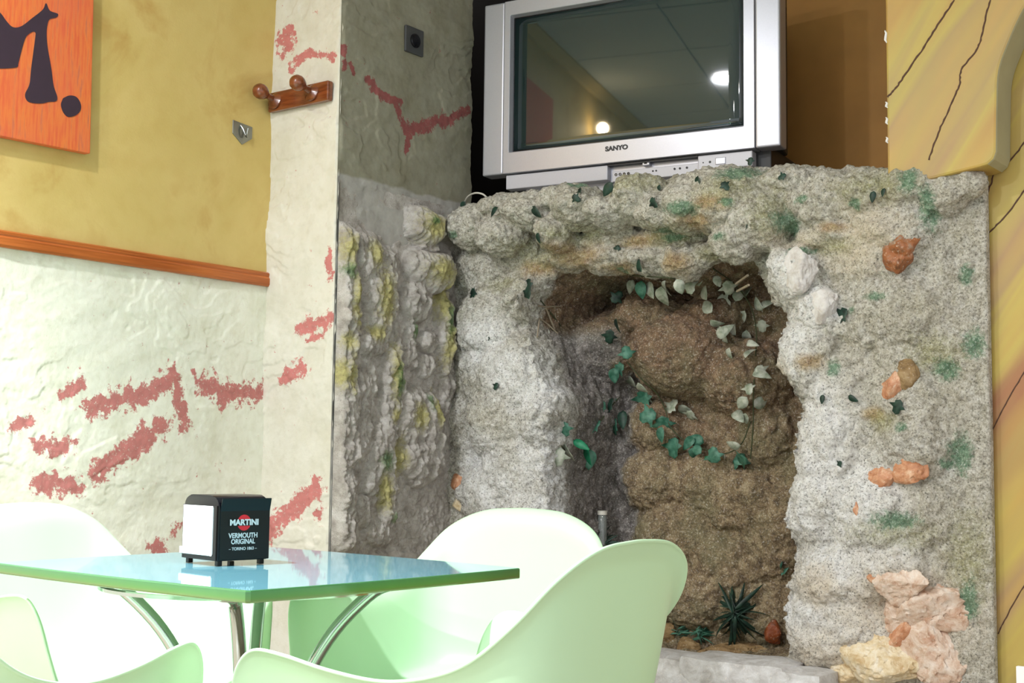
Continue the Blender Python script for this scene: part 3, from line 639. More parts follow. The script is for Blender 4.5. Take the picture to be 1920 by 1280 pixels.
ORANGE = [(1080, 480, 60, 26), (1265, 492, 30, 22), (1200, 450, 50, 14), (1380, 395, 40, 16), (1640, 775, 20, 14), (1530, 680, 24, 16), (1000, 500, 40, 16), (1340, 425, 40, 14), (1150, 500, 40, 12), (1570, 430, 26, 12)]
CREAM = [(1640, 430, 60, 50), (1500, 450, 60, 20), (1680, 1150, 110, 90), (1570, 1240, 120, 60), (1600, 480, 50, 40), (1440, 700, 40, 30), (1540, 1100, 50, 40)]
setattr_f(me2, 'white', field(Pv, WHITE, YF - .04) * front); setattr_f(me2, 'green', field(Pv, GREEN, YF - .05) * front)
setattr_f(me2, 'moss', (field(Pv, MOSS, YF - .05) * .8) * front + (1 - front) * .25 * field(Pv, [(1380, 960, 80, 120)], YB, 1)); setattr_f(me2, 'orange', field(Pv, ORANGE, YF - .02) * sst(YF + .16, YF + .1, Pv[:, 1]))
setattr_f(me2, 'cream', field(Pv, CREAM, YF - .04, .8) * front)
incave = inpoly(Pv[:, 0], Pv[:, 2], cave) | (segdist(Pv[:, 0], Pv[:, 2], cave, True) < .03)
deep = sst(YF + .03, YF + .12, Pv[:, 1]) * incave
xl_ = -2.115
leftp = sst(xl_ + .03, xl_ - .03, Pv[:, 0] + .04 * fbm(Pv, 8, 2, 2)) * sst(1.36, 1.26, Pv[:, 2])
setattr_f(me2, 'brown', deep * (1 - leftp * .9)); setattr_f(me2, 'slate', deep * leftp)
# keep only what can be seen: drop the hidden rear
bm = bmesh.new(); bm.from_mesh(me2)
dl = [v for v in bm.verts if v.co.y > 3.61 and v.co.z < 1.6 or (v.co.x < -2.592 and v.co.z < 1.6)]
bmesh.ops.delete(bm, geom=dl, context='VERTS'); bm.to_mesh(me2); bm.free()
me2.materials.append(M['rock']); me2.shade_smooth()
def adopt(o, par=gr):
    o.parent = par; o.matrix_parent_inverse = Matrix.Translation(-Vector(par.location)); return o
adopt(ro)

# stones set in the rock
from mathutils.bvhtree import BVHTree
bvh = BVHTree.FromPolygons([v.co for v in me2.vertices], [tuple(p.vertices) for p in me2.polygons])
def hit(px, py, default=3.1):
    d = Vector(ray(px, py)).normalized(); r = bvh.ray_cast(Vector(CAM), d)
    return r[0] if r[0] is not None else Vector(onY(px, py, default))
def stone(px, py, rx, ry, m, seed, name='stone', dep=None, rough=.3, label=None, cut=True, out=.0):
    p = hit(px, py); rr_ = random.Random(seed * 7 + 1); bm = bmesh.new()
    ax, az = rx * .00165, ry * .00145; ay = dep or min(ax, az) * .75
    bmesh.ops.create_icosphere(bm, subdivisions=5 if ax > .05 else 4, radius=1)
    if cut:
        pl_ = [(Vector((rr_.gauss(0, 1), rr_.gauss(0, 1), rr_.gauss(0, 1))).normalized(), rr_.uniform(.62, .98)) for _ in range(22)]
        for v in bm.verts:
            d_ = v.co.normalized(); v.co = d_ * min([1.15] + [h_ / max(n_.dot(d_), .05) for n_, h_ in pl_])
    so = Vector((seed * 2.3, seed * 1.1, seed))
    for q_ in range(2): bmesh.ops.smooth_vert(bm, verts=bm.verts, factor=.5, use_axis_x=True, use_axis_y=True, use_axis_z=True)
    fq = 7 * max(1, ax / .04)
    for v in bm.verts:
        c = v.co.copy(); k = 1 + rough * .4 * mnoise.noise(c * 1.5 + so) + rough * .25 * mnoise.noise(c * 4 + so) - .22 * max(0, mnoise.noise(c * fq * .6 + so) - .15) + .05 * mnoise.noise(c * fq + so)
        v.co = Vector((c.x * ax, c.y * ay, c.z * az)) * k
    bmesh.ops.translate(bm, verts=bm.verts, vec=p + Vector((0, ay * .25 - out, 0)))
    o = obj(name, bm, m, None, True); adopt(o)
    if label: o['label'] = label
    return o
stone(1678, 482, 30, 34, M['st_brown'], 1, label='brown and orange quartz stone')
stone(1692, 460, 24, 26, M['st_brown'], 8)
stone(1678, 722, 26, 32, M['st_orange'], 2, label='orange quartz stone')
stone(1702, 700, 14, 34, M['st_tan'], 3)
stone(1652, 896, 30, 24, M['st_orange'], 4, label='orange quartz stone')
stone(1708, 880, 30, 24, M['st_orange'], 5)
stone(860, 908, 24, 26, M['st_orange'], 6, label='orange quartz stone')
stone(862, 945, 18, 16, M['st_yellow'], 7)
stone(1712, 1140, 70, 62, M['st_pale'], 11, dep=.06, label='large pale pink quartz stone')
stone(1738, 1222, 56, 70, M['st_pale'], 12, dep=.055); stone(1700, 1195, 36, 40, M['st_orange'], 13, dep=.05)
stone(1682, 1092, 42, 38, M['st_pale'], 14, dep=.04)
stone(1632, 1232, 78, 66, M['st_yellow'], 15, dep=.07, label='rounded pale yellow stone')
stone(1590, 1262, 40, 36, M['st_yellow'], 16, dep=.05); stone(1755, 1135, 16, 14, M['st_rust'], 17)
stone(1634, 1083, 9, 9, M['st_orange'], 18); stone(1604, 953, 5, 12, M['st_orange'], 19)
stone(1485, 514, 34, 48, M['st_white'], 20, rough=.25, dep=.035, out=-.012, label='smooth white stone'); stone(1530, 574, 30, 30, M['st_white'], 21, rough=.25, dep=.03, out=-.014)
stone(1446, 1185, 20, 30, M['st_rust'], 22, label='rust red stone'); stone(1240, 1190, 30, 26, M['st_tan'], 23); stone(1195, 1215, 26, 22, M['st_tan'], 24); stone(1380, 1225, 70, 26, M['st_tan'], 25, dep=.04)
stone(1290, 1215, 28, 24, M['st_tan'], 26)
for k, (px, py, rx, ry) in enumerate(((1240, 1262, 88, 34), (1395, 1272, 84, 32), (1120, 1290, 60, 34), (1500, 1290, 50, 30))):
    c = onY(px, py, 3.02); bm = bmesh.new(); bmesh.ops.create_cube(bm, size=2); bmesh.ops.subdivide_edges(bm, edges=bm.edges, cuts=9, use_grid_fill=True)
    for v in bm.verts:
        q = v.co.copy(); n_ = q.normalized(); q = q * .72 + n_ * .42
        q = Vector((q.x * rx * .00165, q.y * .07, q.z * ry * .00150)); q += n_ * (.010 * mnoise.noise(q * 14 + Vector((k, 0, 0))) + .004 * mnoise.noise(q * 60))
        v.co = q + Vector(c)
    adopt(obj('ledge_stone', bm, M['st_grey'], None, True))
# dark holes and leaf scraps poking from the rock
def leafmesh(name, L, W, fold=.3, lobed=0, curl=.2, n=7):
    bm = bmesh.new(); top = []; rows = []
    for i in range(n + 1):
        t_ = i / n; w_ = W * math.sin(math.pi * min(1, t_ ** .75)) ** .8 * .5
        if lobed: w_ *= 1 + .45 * math.sin(t_ * math.pi * 2 * 2.5 + 1)
        w_ = max(w_, .0004); y = L * t_; z = -curl * L * t_ * t_
        rows.append([bm.verts.new((-w_, y, z + w_ * fold)), bm.verts.new((0, y, z)), bm.verts.new((w_, y, z + w_ * fold))])
    for a, b in zip(rows, rows[1:]):
        for k in range(2): bm.faces.new((a[k], a[k + 1], b[k + 1], b[k]))
    g = bmesh.ops.extrude_face_region(bm, geom=list(bm.faces)); vs = [v for v in g['geom'] if isinstance(v, bmesh.types.BMVert)]
    bmesh.ops.translate(bm, verts=vs, vec=(0, 0, .0008)); bmesh.ops.recalc_face_normals(bm, faces=bm.faces)
    me = bpy.data.meshes.new(name); bm.to_mesh(me); bm.free(); me.shade_smooth(); return me
def put_leaf(me, m, p, ang, tilt, roll, s, parent, name='leaf'):
    o = bpy.data.objects.new(name, me); COL.objects.link(o)
    # leaf lies roughly in the XZ plane facing the room; ang = direction in that plane (0 = up, +90 = toward +x)
    Mx = Matrix.Translation(p) @ Matrix.Rotation(R(ang), 4, 'Y') @ Matrix.Rotation(R(90 + tilt), 4, 'X') @ Matrix.Rotation(R(roll), 4, 'Y') @ Matrix.Scale(s, 4)
    o.parent = parent; o.matrix_parent_inverse = Matrix.Identity(4); o.matrix_local = Matrix.Translation(-Vector(parent.location)) @ Mx
    return o
def leafset(m, kinds):
    r = []
    for k in kinds:
        me = leafmesh('leaf', *k); me.materials.append(m); r.append(me)
    return r
LD = leafset(M['leaf_dark'], [(1, .55, .3, 0, .2), (1, .8, .3, 1, .1)])
for k, (px, py, s) in enumerate(((1310, 338, 17), (1355, 348, 12), (1476, 333, 10), (1410, 300, 10), (1640, 365, 12), (1660, 358, 9), (935, 395, 15), (1000, 395, 18), (1150, 352, 20), (1090, 358, 14), (1075, 372, 12), (1222, 378, 14), (1238, 352, 12), (1402, 424, 20), (1010, 442, 14), (885, 550, 16),
                     (992, 534, 26), (920, 637, 9), (1590, 590, 20), (1690, 758, 16), (1592, 748, 12), (1545, 745, 10), (874, 384, 14), (1160, 464, 10), (1580, 870, 9), (935, 722, 10), (818, 530, 1))):
    if s < 2: continue
    p = hit(px, py) + Vector((0, -.004, s * .0007))
    o = put_leaf(random.choice(LD), None, p, random.uniform(120, 250), random.uniform(-15, 15), random.uniform(-30, 30), s * .0024, gr, 'leaf_scrap')

# plants in the cave
LP = leafset(M['leaf_pale'], [(1, .7, .35, 0, .25), (1, .95, .25, 1, .15), (1, .6, .5, 0, .5)])
LG = leafset(M['leaf_green'], [(1, .7, .3, 0, .2), (1, 1.0, .3, 1, .2)])
LB = leafset(M['leaf_bright'], [(1, .42, .35, 0, .15)])
def vine(name, label, cat, path, leaves, out=.025, stemr=.0018, group=None):
    p0 = hit(*path[0]) + Vector((0, -out, 0)); r = empty(name, p0); tag(r, label, cat, group)
    pts = [hit(x, y) + Vector((0, -out, 0)) for x, y in path]
    # soften depth jumps
    for k in range(1, len(pts) - 1): pts[k] = (pts[k - 1] + pts[k] * 2 + pts[k + 1]) / 4
    P = smooth_poly([tuple(a) for a in pts], max(12, len(pts) * 5)); st_ = obj('stem', tube([tuple(q) for q in P], stemr, 6), M['stem']); st_.parent = r; st_.matrix_parent_inverse = Matrix.Translation(-p0)
    for (px, py, s, kinds, *a) in leaves:
        q = hit(px, py) + Vector((0, -out - random.uniform(0, .012), 0))
        ang = a[0] if a else random.uniform(0, 360)
        put_leaf(random.choice(kinds), None, q, ang, random.uniform(-35, 25), random.uniform(-35, 35), s * .0017, r)
    return r
rg = random.Random(5)
lv = []
for (cx_, cy_) in ((1345, 585), (1350, 610), (1360, 635), (1375, 648), (1390, 570), (1405, 590), (1412, 615), (1430, 640), (1410, 650), (1425, 690), (1400, 668), (1385, 630), (1340, 560), (1432, 575), (1440, 605), (1360, 560), (1345, 600), (1440, 580)):
    lv.append((cx_ + rg.uniform(-6, 6), cy_ + rg.uniform(-6, 6), rg.uniform(20, 32), LP))
for (cx_, cy_) in ((1405, 560), (1385, 540), (1372, 528), (1350, 520), (1420, 700), (1415, 720), (1412, 745), (1420, 762), (1408, 775), (1385, 772)): lv.append((cx_, cy_, rg.uniform(20, 30), LP))
vine('trailing_ivy', 'long strand of pale grey-green artificial ivy hanging down the right of the cave', 'plant', [(1345, 505), (1385, 530), (1420, 570), (1432, 620), (1425, 680), (1418, 740), (1422, 800), (1415, 860)], lv)
lv = [(1160, 690, 28, LG), (1180, 685, 26, LG), (1190, 675, 24, LG), (1165, 705, 24, LG), (1190, 705, 30, LP, 190), (1208, 718, 26, LP), (1218, 730, 38, LG, 175), (1225, 745, 34, LP, 200), (1240, 775, 32, LG, 250), (1250, 780, 34, LG, 180), (1262, 775, 28, LP), (1282, 760, 28, LP, 130), (1305, 770, 24, LP),
      (1250, 800, 28, LG, 185), (1278, 820, 36, LG, 185), (1300, 845, 30, LG), (1315, 820, 30, LG), (1330, 830, 28, LG), (1345, 855, 28, LB), (1355, 868, 28, LG), (1385, 862, 34, LG, 90), (1400, 835, 26, LP), (1410, 860, 28, LG), (1395, 870, 26, LG), (1325, 850, 24, LG), (1370, 850, 22, LP)]
vine('trailing_ivy', 'green artificial ivy strand looping across the middle of the cave', 'plant', [(1185, 680), (1215, 720), (1240, 735), (1262, 765), (1258, 800), (1290, 835), (1330, 840), (1365, 858), (1405, 845), (1415, 790)], lv)
vine('ivy_sprig', 'dark leaves hanging under the top of the cave mouth', 'plant', [(1200, 520), (1235, 522), (1275, 525), (1325, 530)], [(1205, 528, 26, LP, 200), (1222, 530, 32, LG, 185), (1238, 532, 30, LP, 170), (1258, 540, 38, LP, 185), (1268, 530, 30, LP, 200), (1290, 528, 26, LP, 165), (1312, 530, 26, LP, 160), (1225, 515, 26, LD), (1330, 540, 24, LP), (1165, 570, 26, LD), (1175, 600, 30, LD, 190), (1165, 620, 28, LD, 200)], .05)
vine('ivy_sprig', 'dark green leaf pair left of the middle strand in the cave', 'plant', [(1170, 745), (1150, 765), (1135, 790)], [(1165, 748, 34, LB, 250), (1145, 755, 30, LG, 240), (1180, 770, 34, LD, 170), (1165, 785, 32, LG, 200), (1135, 790, 28, LG, 230), (1150, 775, 28, LD)])
vine('ivy_sprig', 'bright green leaf by the dark left side of the cave', 'plant', [(1085, 825), (1105, 835), (1120, 850)], [(1088, 826, 34, LB, 115), (1110, 832, 42, LB, 160), (1118, 842, 36, LG, 180)])
vine('ivy_sprig', 'pale bluish leaf at the lower left edge of the cave', 'plant', [(1062, 835), (1072, 850)], [(1062, 838, 34, LP, 190), (1072, 832, 38, LP, 175), (1066, 790, 28, LG, 180)])
vine('dry_twigs', 'bare pale dry twigs at the upper left of the cave mouth', 'plant', [(1025, 565), (1045, 590), (1062, 612)], [(1040, 618, 26, LP, 200), (1055, 622, 26, LP, 180)], .03)
tw = bpy.data.objects['dry_twigs']
for L in ([(1020, 575), (1040, 578), (1072, 577)], [(1042, 580), (1058, 620)], [(1028, 598), (1045, 610), (1064, 628)], [(1058, 575), (1060, 605)], [(1030, 600), (1026, 635)]):
    o = obj('twig', tube([tuple(hit(x, y) + Vector((0, -.05, 0))) for x, y in L], .0024, 6), M['twig']); o.parent = tw; o.matrix_parent_inverse = Matrix.Translation(-Vector(tw.location))
tw2 = empty('dry_twigs', hit(1390, 540)); tag(tw2, 'two short pale sticks jutting at the upper right of the cave mouth', 'plant')
for L in ([(1380, 532), (1402, 516)], [(1382, 546), (1404, 534)]):
    a, b = onY(*L[0], YF + .05), onY(*L[1], YF - .02); o = obj('twig', tube([tuple(a), tuple(b)], .0032, 6), M['twig']); o.parent = tw2; o.matrix_parent_inverse = Matrix.Translation(-Vector(tw2.location))
def tuft(name, label, px, py, n, L, spread, mats, w=.10, base=(0, 0), down=0):
    p = hit(px, py) + Vector((0, -.02, 0)); r = empty(name, p); tag(r, label, 'plant'); S_ = leafset(mats, [(1, w, .3, 0, .5), (1, w * 1.3, .3, 0, .3)])
    for k in range(n):
        put_leaf(random.choice(S_), None, p + Vector((random.uniform(-.008, .008), random.uniform(-.01, .005), random.uniform(-.012, .012))), random.uniform(-spread, spread) + down, random.uniform(-60, 5), random.uniform(-60, 60), L * random.uniform(.6, 1.1), r, 'blade')
    return r
tuft('fern', 'dark spiky fern low in the cave on the right', 1385, 1150, 90, .10, 180, M['leaf_dark'], .09)
tuft('fern', 'small light green sprig low in the middle of the cave', 1320, 1185, 44, .05, 150, M['leaf_green'], .12)
tuft('fern', 'thin trailing green sprig beside the right chair back', 1280, 1185, 26, .06, 110, M['leaf_green'], .08)
tuft('fern', 'dark green tuft behind the white chair back', 1135, 1020, 46, .06, 180, M['leaf_dark'], .14)
tuft('fern', 'dark green blade at the right edge of the cave', 1473, 1075, 4, .075, 15, M['leaf_green'], .16)
# bleached little bottle shape left in the cave
p = hit(1143, 985); bt = empty('glass_tube', p + Vector((0, -.04, -.06))); tag(bt, 'small clear glass tube standing in the left of the cave', 'glass')
gt = NT('clear glass'); gt.set(Roughness=.05, Transmission_Weight=.8); gt.col((214, 218, 214))
obj('body', lathe([(0, 0), (.013, 0), (.014, .004), (.014, .09), (.012, .093), (.012, .006), (0, .005)], 16), gt.m, bt, True)
obj('cap', lathe([(0, .093), (.015, .093), (.015, .105), (0, .106)], 16), M['cable'], bt, True)

# ------------------------------------------------------------------ cement bark relief on the pillar side
ys = np.arange(YP + .004, 3.13, .003); zs = np.arange(.42, 1.70, .003); Yg, Zg = np.meshgrid(ys, zs, indexing='ij'); Yv, Zv = Yg.ravel(), Zg.ravel()
PP = np.stack([np.zeros(Yv.size), Yv, Zv], 1)
def oxf(x, y): q = onX(x, y, XS + .02); return q[1], q[2]
def bump2(L):
    r = np.zeros(Yv.shape)
    wy = Yv + .012 * fbm(PP, 12, 3, 31); wz = Zv + .012 * fbm(PP, 12, 3, 33)
    for (px, py, rx, ry, h) in L:
        a, b = oxf(px, py); q = ((wy - a) / (rx * .0024)) ** 2 + ((wz - b) / (ry * .00145)) ** 2; r = np.maximum(r, h * np.clip(1 - q * .75, 0, 1) ** .45)
    return r
RID = [(650, 470, 16, 60, .030), (650, 560, 20, 70, .034), (655, 650, 18, 60, .026), (645, 760, 22, 80, .03), (650, 850, 20, 50, .028), (645, 920, 22, 40, .034), (648, 985, 20, 45, .036), (700, 480, 22, 60, .028), (715, 560, 24, 80, .036), (700, 640, 26, 26, .026), (725, 500, 14, 70, .024), (735, 730, 16, 80, .034),
       (722, 840, 18, 60, .028), (795, 425, 26, 38, .062), (800, 505, 36, 46, .070), (780, 560, 26, 40, .04), (832, 620, 14, 80, .040), (800, 640, 16, 20, .026), (798, 690, 14, 24, .024), (770, 780, 26, 60, .040), (800, 800, 22, 60, .044), (790, 860, 34, 40, .046), (700, 900, 14, 30, .022), (680, 960, 12, 30, .026), (730, 940, 14, 60, .026),
       (770, 640, 10, 50, .022), (745, 640, 12, 40, .02), (690, 730, 14, 60, .016), (680, 820, 20, 40, .018), (785, 900, 16, 14, .028), (715, 1000, 24, 24, .02), (695, 560, 12, 60, .02), (840, 720, 12, 60, .02), (840, 480, 10, 60, .02)]
h = bump2(RID); wv = PP * np.array([1, 3.0, .9])
h = h * 1.15 + .012 * (h > .002) * billow(wv, 14, 2, 41) + .0045 * billow(PP, 50, 2, 42) + .0025 * fbm(PP, 120, 2, 43) + .004
top_ = onX(650, 395, XS)[2]; zt = 1.585 - .03 * sst(2.6, 2.8, Yv) + .02 * fbm(PP, 14, 3, 44) + .03 * sst(2.95, 3.05, Yv)
zb = .665 + .02 * fbm(PP, 10, 3, 45)
mask = sst(zt + .005, zt - .04, Zv) * 1.0
mask = np.maximum(mask, (bump2([(795, 425, 28, 42, 1)]) > 0))
h = h * mask - .006 * (mask < .05); h = np.where(Zv < zb, .010 + .003 * fbm(PP, 20, 3, 46), h)
h = h * sst(0, .01, Yv - YP - .004) + .001
h = np.maximum(h, -.006)
P = np.stack([XS + .004 + h, Yv, Zv], 1); me = grid_mesh('bark_relief', P.reshape(*Yg.shape, 3))
def f2(L):
    r = np.zeros(Yv.shape)
    for (px, py, rx, ry) in L:
        a, b = oxf(px, py); q = ((Yv - a) / (rx * .0024)) ** 2 + ((Zv - b) / (ry * .00145)) ** 2; r = np.maximum(r, np.exp(-q * .9))
    return r
setattr_f(me, 'moss', f2([(652, 465, 10, 36), (660, 560, 8, 50), (700, 475, 14, 30), (715, 560, 16, 60), (702, 625, 16, 18), (795, 425, 22, 36), (805, 510, 28, 30), (825, 560, 12, 50), (832, 640, 10, 60), (638, 700, 10, 30), (655, 700, 8, 40), (735, 700, 10, 60), (775, 780, 14, 30), (745, 860, 10, 50), (650, 640, 10, 20), (720, 920, 10, 40), (812, 770, 8, 40), (670, 600, 6, 20), (735, 780, 8, 16)]))
setattr_f(me, 'green', f2([(652, 508, 10, 16), (740, 715, 8, 40), (720, 865, 12, 24), (832, 600, 8, 40), (775, 620, 6, 24), (728, 430, 8, 14), (735, 970, 8, 14), (798, 755, 8, 20), (790, 415, 8, 12)]))
o = link('bark_relief', me, M['bark'], None, True); adopt(o)

# cable loop on the rock
cb = empty('cable', (-2.52, 3.10, 1.72)); tag(cb, 'loop of white cable lying at the left end of the rock top', 'cable')
pts = smooth_poly([tuple(Vector(onY(x, y, Y_)) - Vector(cb.location)) for x, y, Y_ in ((868, 388, 3.16), (876, 370, 3.12), (890, 362, 3.10), (905, 364, 3.10), (916, 374, 3.12), (925, 385, 3.2))], 24)
obj('wire', tube([tuple(q) for q in pts], .0028, 8), M['cable'], cb, True)
# white card low on the marbled wall
p = onY(1908, 1247, WM); cd = obj('wall_card', B(p[0], p[0] + .12, WM - .014, WM - .001, p[2] - .1, p[2]), M['paper'], bevel=.002); tag(cd, 'white card at the foot of the marbled wall, bottom right corner', 'card')

# ------------------------------------------------------------------ table
TC = Vector((-1.885, 1.722, 0)); tb = empty('cafe_table', TC); tag(tb, 'square glass-topped cafe table on curved chrome legs', 'table')
cor = [(-1.54, 1.381), (-1.505, 2.023), (-2.245, 2.085), (-2.262, 1.412)]; ring = []
for i in range(4):
    a = np.array(cor[i]); b = np.array(cor[(i + 1) % 4]); ab = b - a; L_ = np.linalg.norm(ab); nrm = np.array([ab[1], -ab[0]]) / L_
    for k in range(13):
        t_ = .008 + .984 * k / 12; q = a + ab * t_ + nrm * (.010 * math.sin(math.pi * t_)); ring.append((q[0] - TC.x, q[1] - TC.y))
bm = prism(ring, .7105, .730); gl = obj('glass_top', bm, [M['glass_top'], M['glass_edge'], M['glass_under']], tb, False)
for p_ in gl.data.polygons: p_.material_index = 0 if p_.normal.z > .5 else (2 if p_.normal.z < -.5 else 1)
bv = gl.modifiers.new('b', 'BEVEL'); bv.width = .0025; bv.segments = 2; bv.limit_method = 'ANGLE'; bv.angle_limit = R(60); bv.material = 1
rc = Vector((-.03, .0, 0))
bm = lathe([(.258, .690), (.274, .690), (.274, .696), (.258, .696), (.258, .690)], 64, Matrix.Translation(rc)); obj('support_ring', bm, M['chrome'], tb, True)
for k in range(4):
    a = R(45 + 90 * k - 3); dx, dy = math.cos(a), math.sin(a)
    prof = smooth_poly([(.266, .696), (.228, .678), (.165, .615), (.118, .54), (.088, .46), (.07, .38), (.07, .28), (.09, .18), (.15, .08), (.25, .018), (.29, .012)], 44)
    obj('leg', tube([(rc.x + r * dx, rc.y + r * dy, z) for r, z in prof], .0125, 14), M['chrome'], tb, True)
    obj('pad', lathe([(0, .688), (.024, .688), (.030, .696), (.026, .710), (0, .710)], 18, Matrix.Translation((rc.x + .255 * dx, rc.y + .255 * dy, 0))), M['steel'], tb, True)
    obj('foot_cap', lathe([(0, 0), (.017, 0), (.017, .012), (0, .014)], 14, Matrix.Translation((rc.x + .285 * dx, rc.y + .285 * dy, 0))), M['blackplastic'], tb, True)
obj('hub', lathe([(0, .26), (.075, .26), (.082, .27), (.082, .37), (.075, .38), (0, .38)], 28, Matrix.Translation(rc)), M['chrome'], tb, True)

# napkin dispenser
nd = empty('napkin_dispenser', (-1.964, 1.701, .7305), R(-8.5)); tag(nd, 'black napkin dispenser with white lettering standing on the glass table', 'napkin dispenser')
hw, hd = .0595, .0545
def rrtop(w, z0, z1, r): 
    pts = [(-w, z0), (w, z0)]
    for k in range(7): a = math.pi / 2 * k / 6; pts.append((w - r + r * math.cos(a), z1 - .018 + .018 * math.sin(a)) if False else (w - r + r * math.cos(a), z1 - r * .62 + r * .62 * math.sin(a)))
    for k in range(7): a = math.pi / 2 * k / 6 + math.pi / 2; pts.append((-w + r + r * math.cos(a), z1 - r * .62 + r * .62 * math.sin(a)))
    return pts
obj('body', prism(rrtop(hw, .009, .129, .030), -hd, hd, 'y'), M['blackplastic'], nd, True, bevel=.0025, seg=2)
obj('front_frame', frame(bmesh.new(), (-hw + .001, .010), (hw - .001, .110), (-hw + .006, .018), (hw - .010, .108), -hd - .003, -hd, -hd), M['blackplastic'], nd)
for k in range(6): obj('napkin', B(-hw + .004, hw - .013, -hd - .0020 - .0004 * k, -hd - .0016 - .0004 * k, .021 - .0006 * k, .109), M['paper'], nd)
obj('napkin', B(-hw - .003, hw - .02, -hd - .006, -hd - .0045, .019, .031), M['paper'], nd)
bm = bmesh.new(); pr_ = [(hw + .0005, .010), (hw + .002, .011), (hw + .002, .100), (hw + .007, .122), (hw + .006, .1235), (hw + .0005, .102)]
prism([(a, b) for a, b in pr_], -hd + .004, hd + .002, 'y', bm); obj('printed_panel', bm, M['tealblack'], nd)
for a in (-1, 1):
    for b in (-1, 1): obj('foot', B(a * (hw - .009) - .005, a * (hw - .009) + .005, b * (hd - .009) - .005, b * (hd - .009) + .005, 0, .010), M['blackplastic'], nd, bevel=.001)
TM = lambda y, z: Matrix.Translation((hw + .0022, y, z)) @ Matrix.Rotation(R(90), 4, 'Z') @ Matrix.Rotation(R(90), 4, 'X')
obj('red_disc', lathe([(0, 0), (.0147, 0), (.0147, .0004), (0, .0004)], 36, TM(0, .0785)), M['redink'], nd)
obj('band', lathe([(0, 0), (.001, 0)], 4, TM(0, .07)) if False else B(hw + .0022, hw + .0029, -.034, .034, .0728, .0845), M['tealblack'], nd)
text_mesh('lettering', 'MARTINI', .0148, TM(0, .0786) @ Matrix.Translation((0, 0, .0010)), M['ink'], nd, .0002, 1.08, .0006)
text_mesh('lettering', 'VERMOUTH', .0128, TM(-.001, .0545), M['ink'], nd, .0003, .92, .0003)
text_mesh('lettering', 'ORIGINAL', .0128, TM(-.001, .0435), M['ink'], nd, .0003, .88, .0003)
text_mesh('lettering', '– TORINO 1863 –', .0078, TM(-.001, .0305), M['ink'], nd, .0003, 1.0, .0001)

# ------------------------------------------------------------------ chairs
RIM = np.array([(0, -.275, .82), (.10, -.272, .812), (.18, -.255, .775), (.225, -.215, .715), (.25, -.15, .66), (.275, -.06, .637), (.295, .03, .645), (.305, .11, .66), (.305, .17, .66), (.30, .205, .62), (.285, .22, .55), (.26, .235, .475), (.20, .25, .445), (0, .255, .43)])
SEAT = np.array([(0, -.185, .47), (.08, -.182, .468), (.14, -.168, .462), (.175, -.14, .455), (.195, -.10, .45), (.205, -.05, .445), (.21, .0, .44), (.212, .06, .44), (.212, .11, .44), (.21, .15, .44), (.205, .18, .438), (.19, .20, .435), (.15, .215, .43), (0, .22, .425)])
NA = 49
def full(P):
    h = smooth_poly(P, NA); m_ = (h * [-1, 1, 1])[::-1]; return np.vstack([h[:-1], m_[:-1]])
rimc, seatc = full(RIM), full(SEAT); N = len(rimc); cen = np.array([0, .02, .415])
rows = []
for t_ in (.25, .55, .85): rows.append(cen + (seatc - cen) * t_ - np.array([0, 0, 0]) + np.array([0, 0, -.012 * math.sin(t_ * math.pi)]))
outd = rimc[:, :2] - cen[:2]; outd /= np.linalg.norm(outd, axis=1)[:, None]; bodyrim = rimc.copy(); bodyrim[:, :2] -= outd * .022; bodyrim[:, 2] -= .026 * sst(.44, .6, rimc[:, 2]) + .006
rows.append(seatc)
for s_ in (.12, .3, .5, .7, .88, 1.0):
    hf = s_ ** .75 * .9 + s_ * .1; vf = s_ ** 1.35
    q = seatc.copy(); q[:, :2] += (bodyrim[:, :2] - seatc[:, :2]) * hf; q[:, 2] += (bodyrim[:, 2] - seatc[:, 2]) * vf; rows.append(q)
mid = (bodyrim + rimc) / 2; mid[:, :2] -= outd * .002; rows.append(mid); rows.append(rimc)
lip = rimc.copy(); lip[:, :2] += outd * .007; lip[:, 2] -= .001; rows.append(lip)
V = [tuple(cen)] + [tuple(q) for r_ in rows for q in r_]; F = []
for k in range(N): F.append((0, 1 + k, 1 + (k + 1) % N))
for i in range(len(rows) - 1):
    a, b = 1 + i * N, 1 + (i + 1) * N
    for k in range(N): F.append((a + k, b + k, b + (k + 1) % N, a + (k + 1) % N))
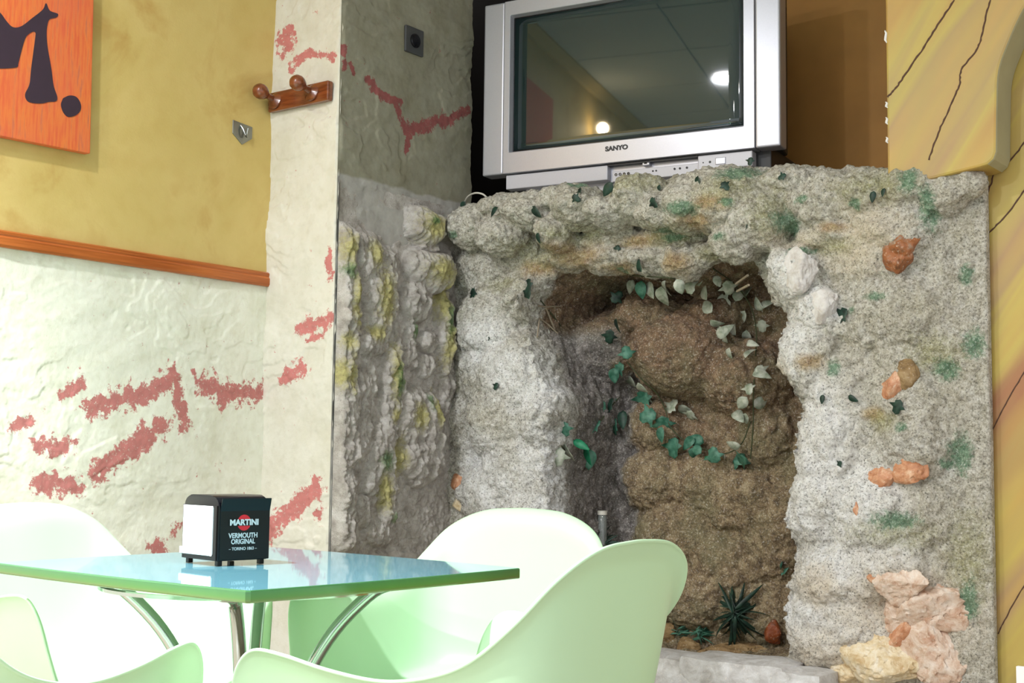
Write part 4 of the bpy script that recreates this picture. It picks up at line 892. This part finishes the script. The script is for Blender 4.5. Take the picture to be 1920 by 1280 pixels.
def make_chair():
    r = empty('armchair'); me = bpy.data.meshes.new('shell'); me.from_pydata(V, [], F); me.update()
    bm = bmesh.new(); bm.from_mesh(me); bmesh.ops.recalc_face_normals(bm, faces=bm.faces); bm.to_mesh(me); bm.free()
    s = link('shell', me, M['mint'], r, True); m1 = s.modifiers.new('s', 'SOLIDIFY'); m1.thickness = .006; m1.offset = 0; m2 = s.modifiers.new('u', 'SUBSURF'); m2.levels = m2.render_levels = 2
    for a in (-1, 1):
        for b in (-1, 1):
            obj('leg', tube([(a * .13, b * .12 + .01, .405), (a * .20, b * .19 + .01, .2), (a * .245, b * .235 + .01, .006)], [.012, .011, .010], 12), M['chrome'], r, True)
    obj('under_frame', tube([(-.13, -.11, .402), (.13, -.11, .402), (.13, .13, .402), (-.13, .13, .402), (-.13, -.11, .402)], .008, 8), M['chrome'], r, True)
    return r
c0 = make_chair()
CH = [(-1.279, 1.612, 92.4, 'pale mint shell armchair seen from behind at the right of the table'), (-1.794, 2.217, 190.9, 'pale mint shell armchair facing the viewer between table and rock grotto'),
      (-2.454, 1.783, -87.7, 'pale mint shell armchair between the table and the cream left wall'), (-1.773, 1.016, 21.7, 'pale mint shell armchair cut off at the lower left, only rim and arm showing')]
for k, (x, y, a, lb) in enumerate(CH):
    if k == 0: c = c0
    else:
        c = c0.copy(); COL.objects.link(c)
        for ch in [q for q in bpy.data.objects if q.parent == c0]:
            d_ = ch.copy(); COL.objects.link(d_); d_.parent = c
    c.location = (x, y, 0); c.rotation_euler = (0, 0, R(a)); tag(c, lb, 'chair', 'mint armchairs around the table')

# small pieces hang from the part they belong to
def reparent(root, kids, host, nth=0):
    hs = [o for o in bpy.data.objects if o.parent == root and o.name.split('.')[0] == host]
    for o in [q for q in bpy.data.objects if q.parent == root and q.name.split('.')[0] in kids]: o.parent = hs[nth]
reparent(tv, ('logo', 'screen_mask'), 'frame'); reparent(tv, ('jack_socket',), 'connector_ledge'); reparent(tv, ('latch_hole',), 'latch')
reparent(tv, ('power_button', 'sensor_dot'), 'lower_panel', 1); reparent(tv, ('vent_slat',), 'back_casing')
reparent(nd, ('lettering', 'red_disc', 'band'), 'printed_panel'); reparent(nd, ('front_frame', 'foot'), 'body')
reparent(sw, ('rocker',), 'plate'); reparent(hk, ('hook',), 'plate'); reparent(cv_, ('brush_shape',), 'canvas'); reparent(rk, ('peg',), 'back_board')
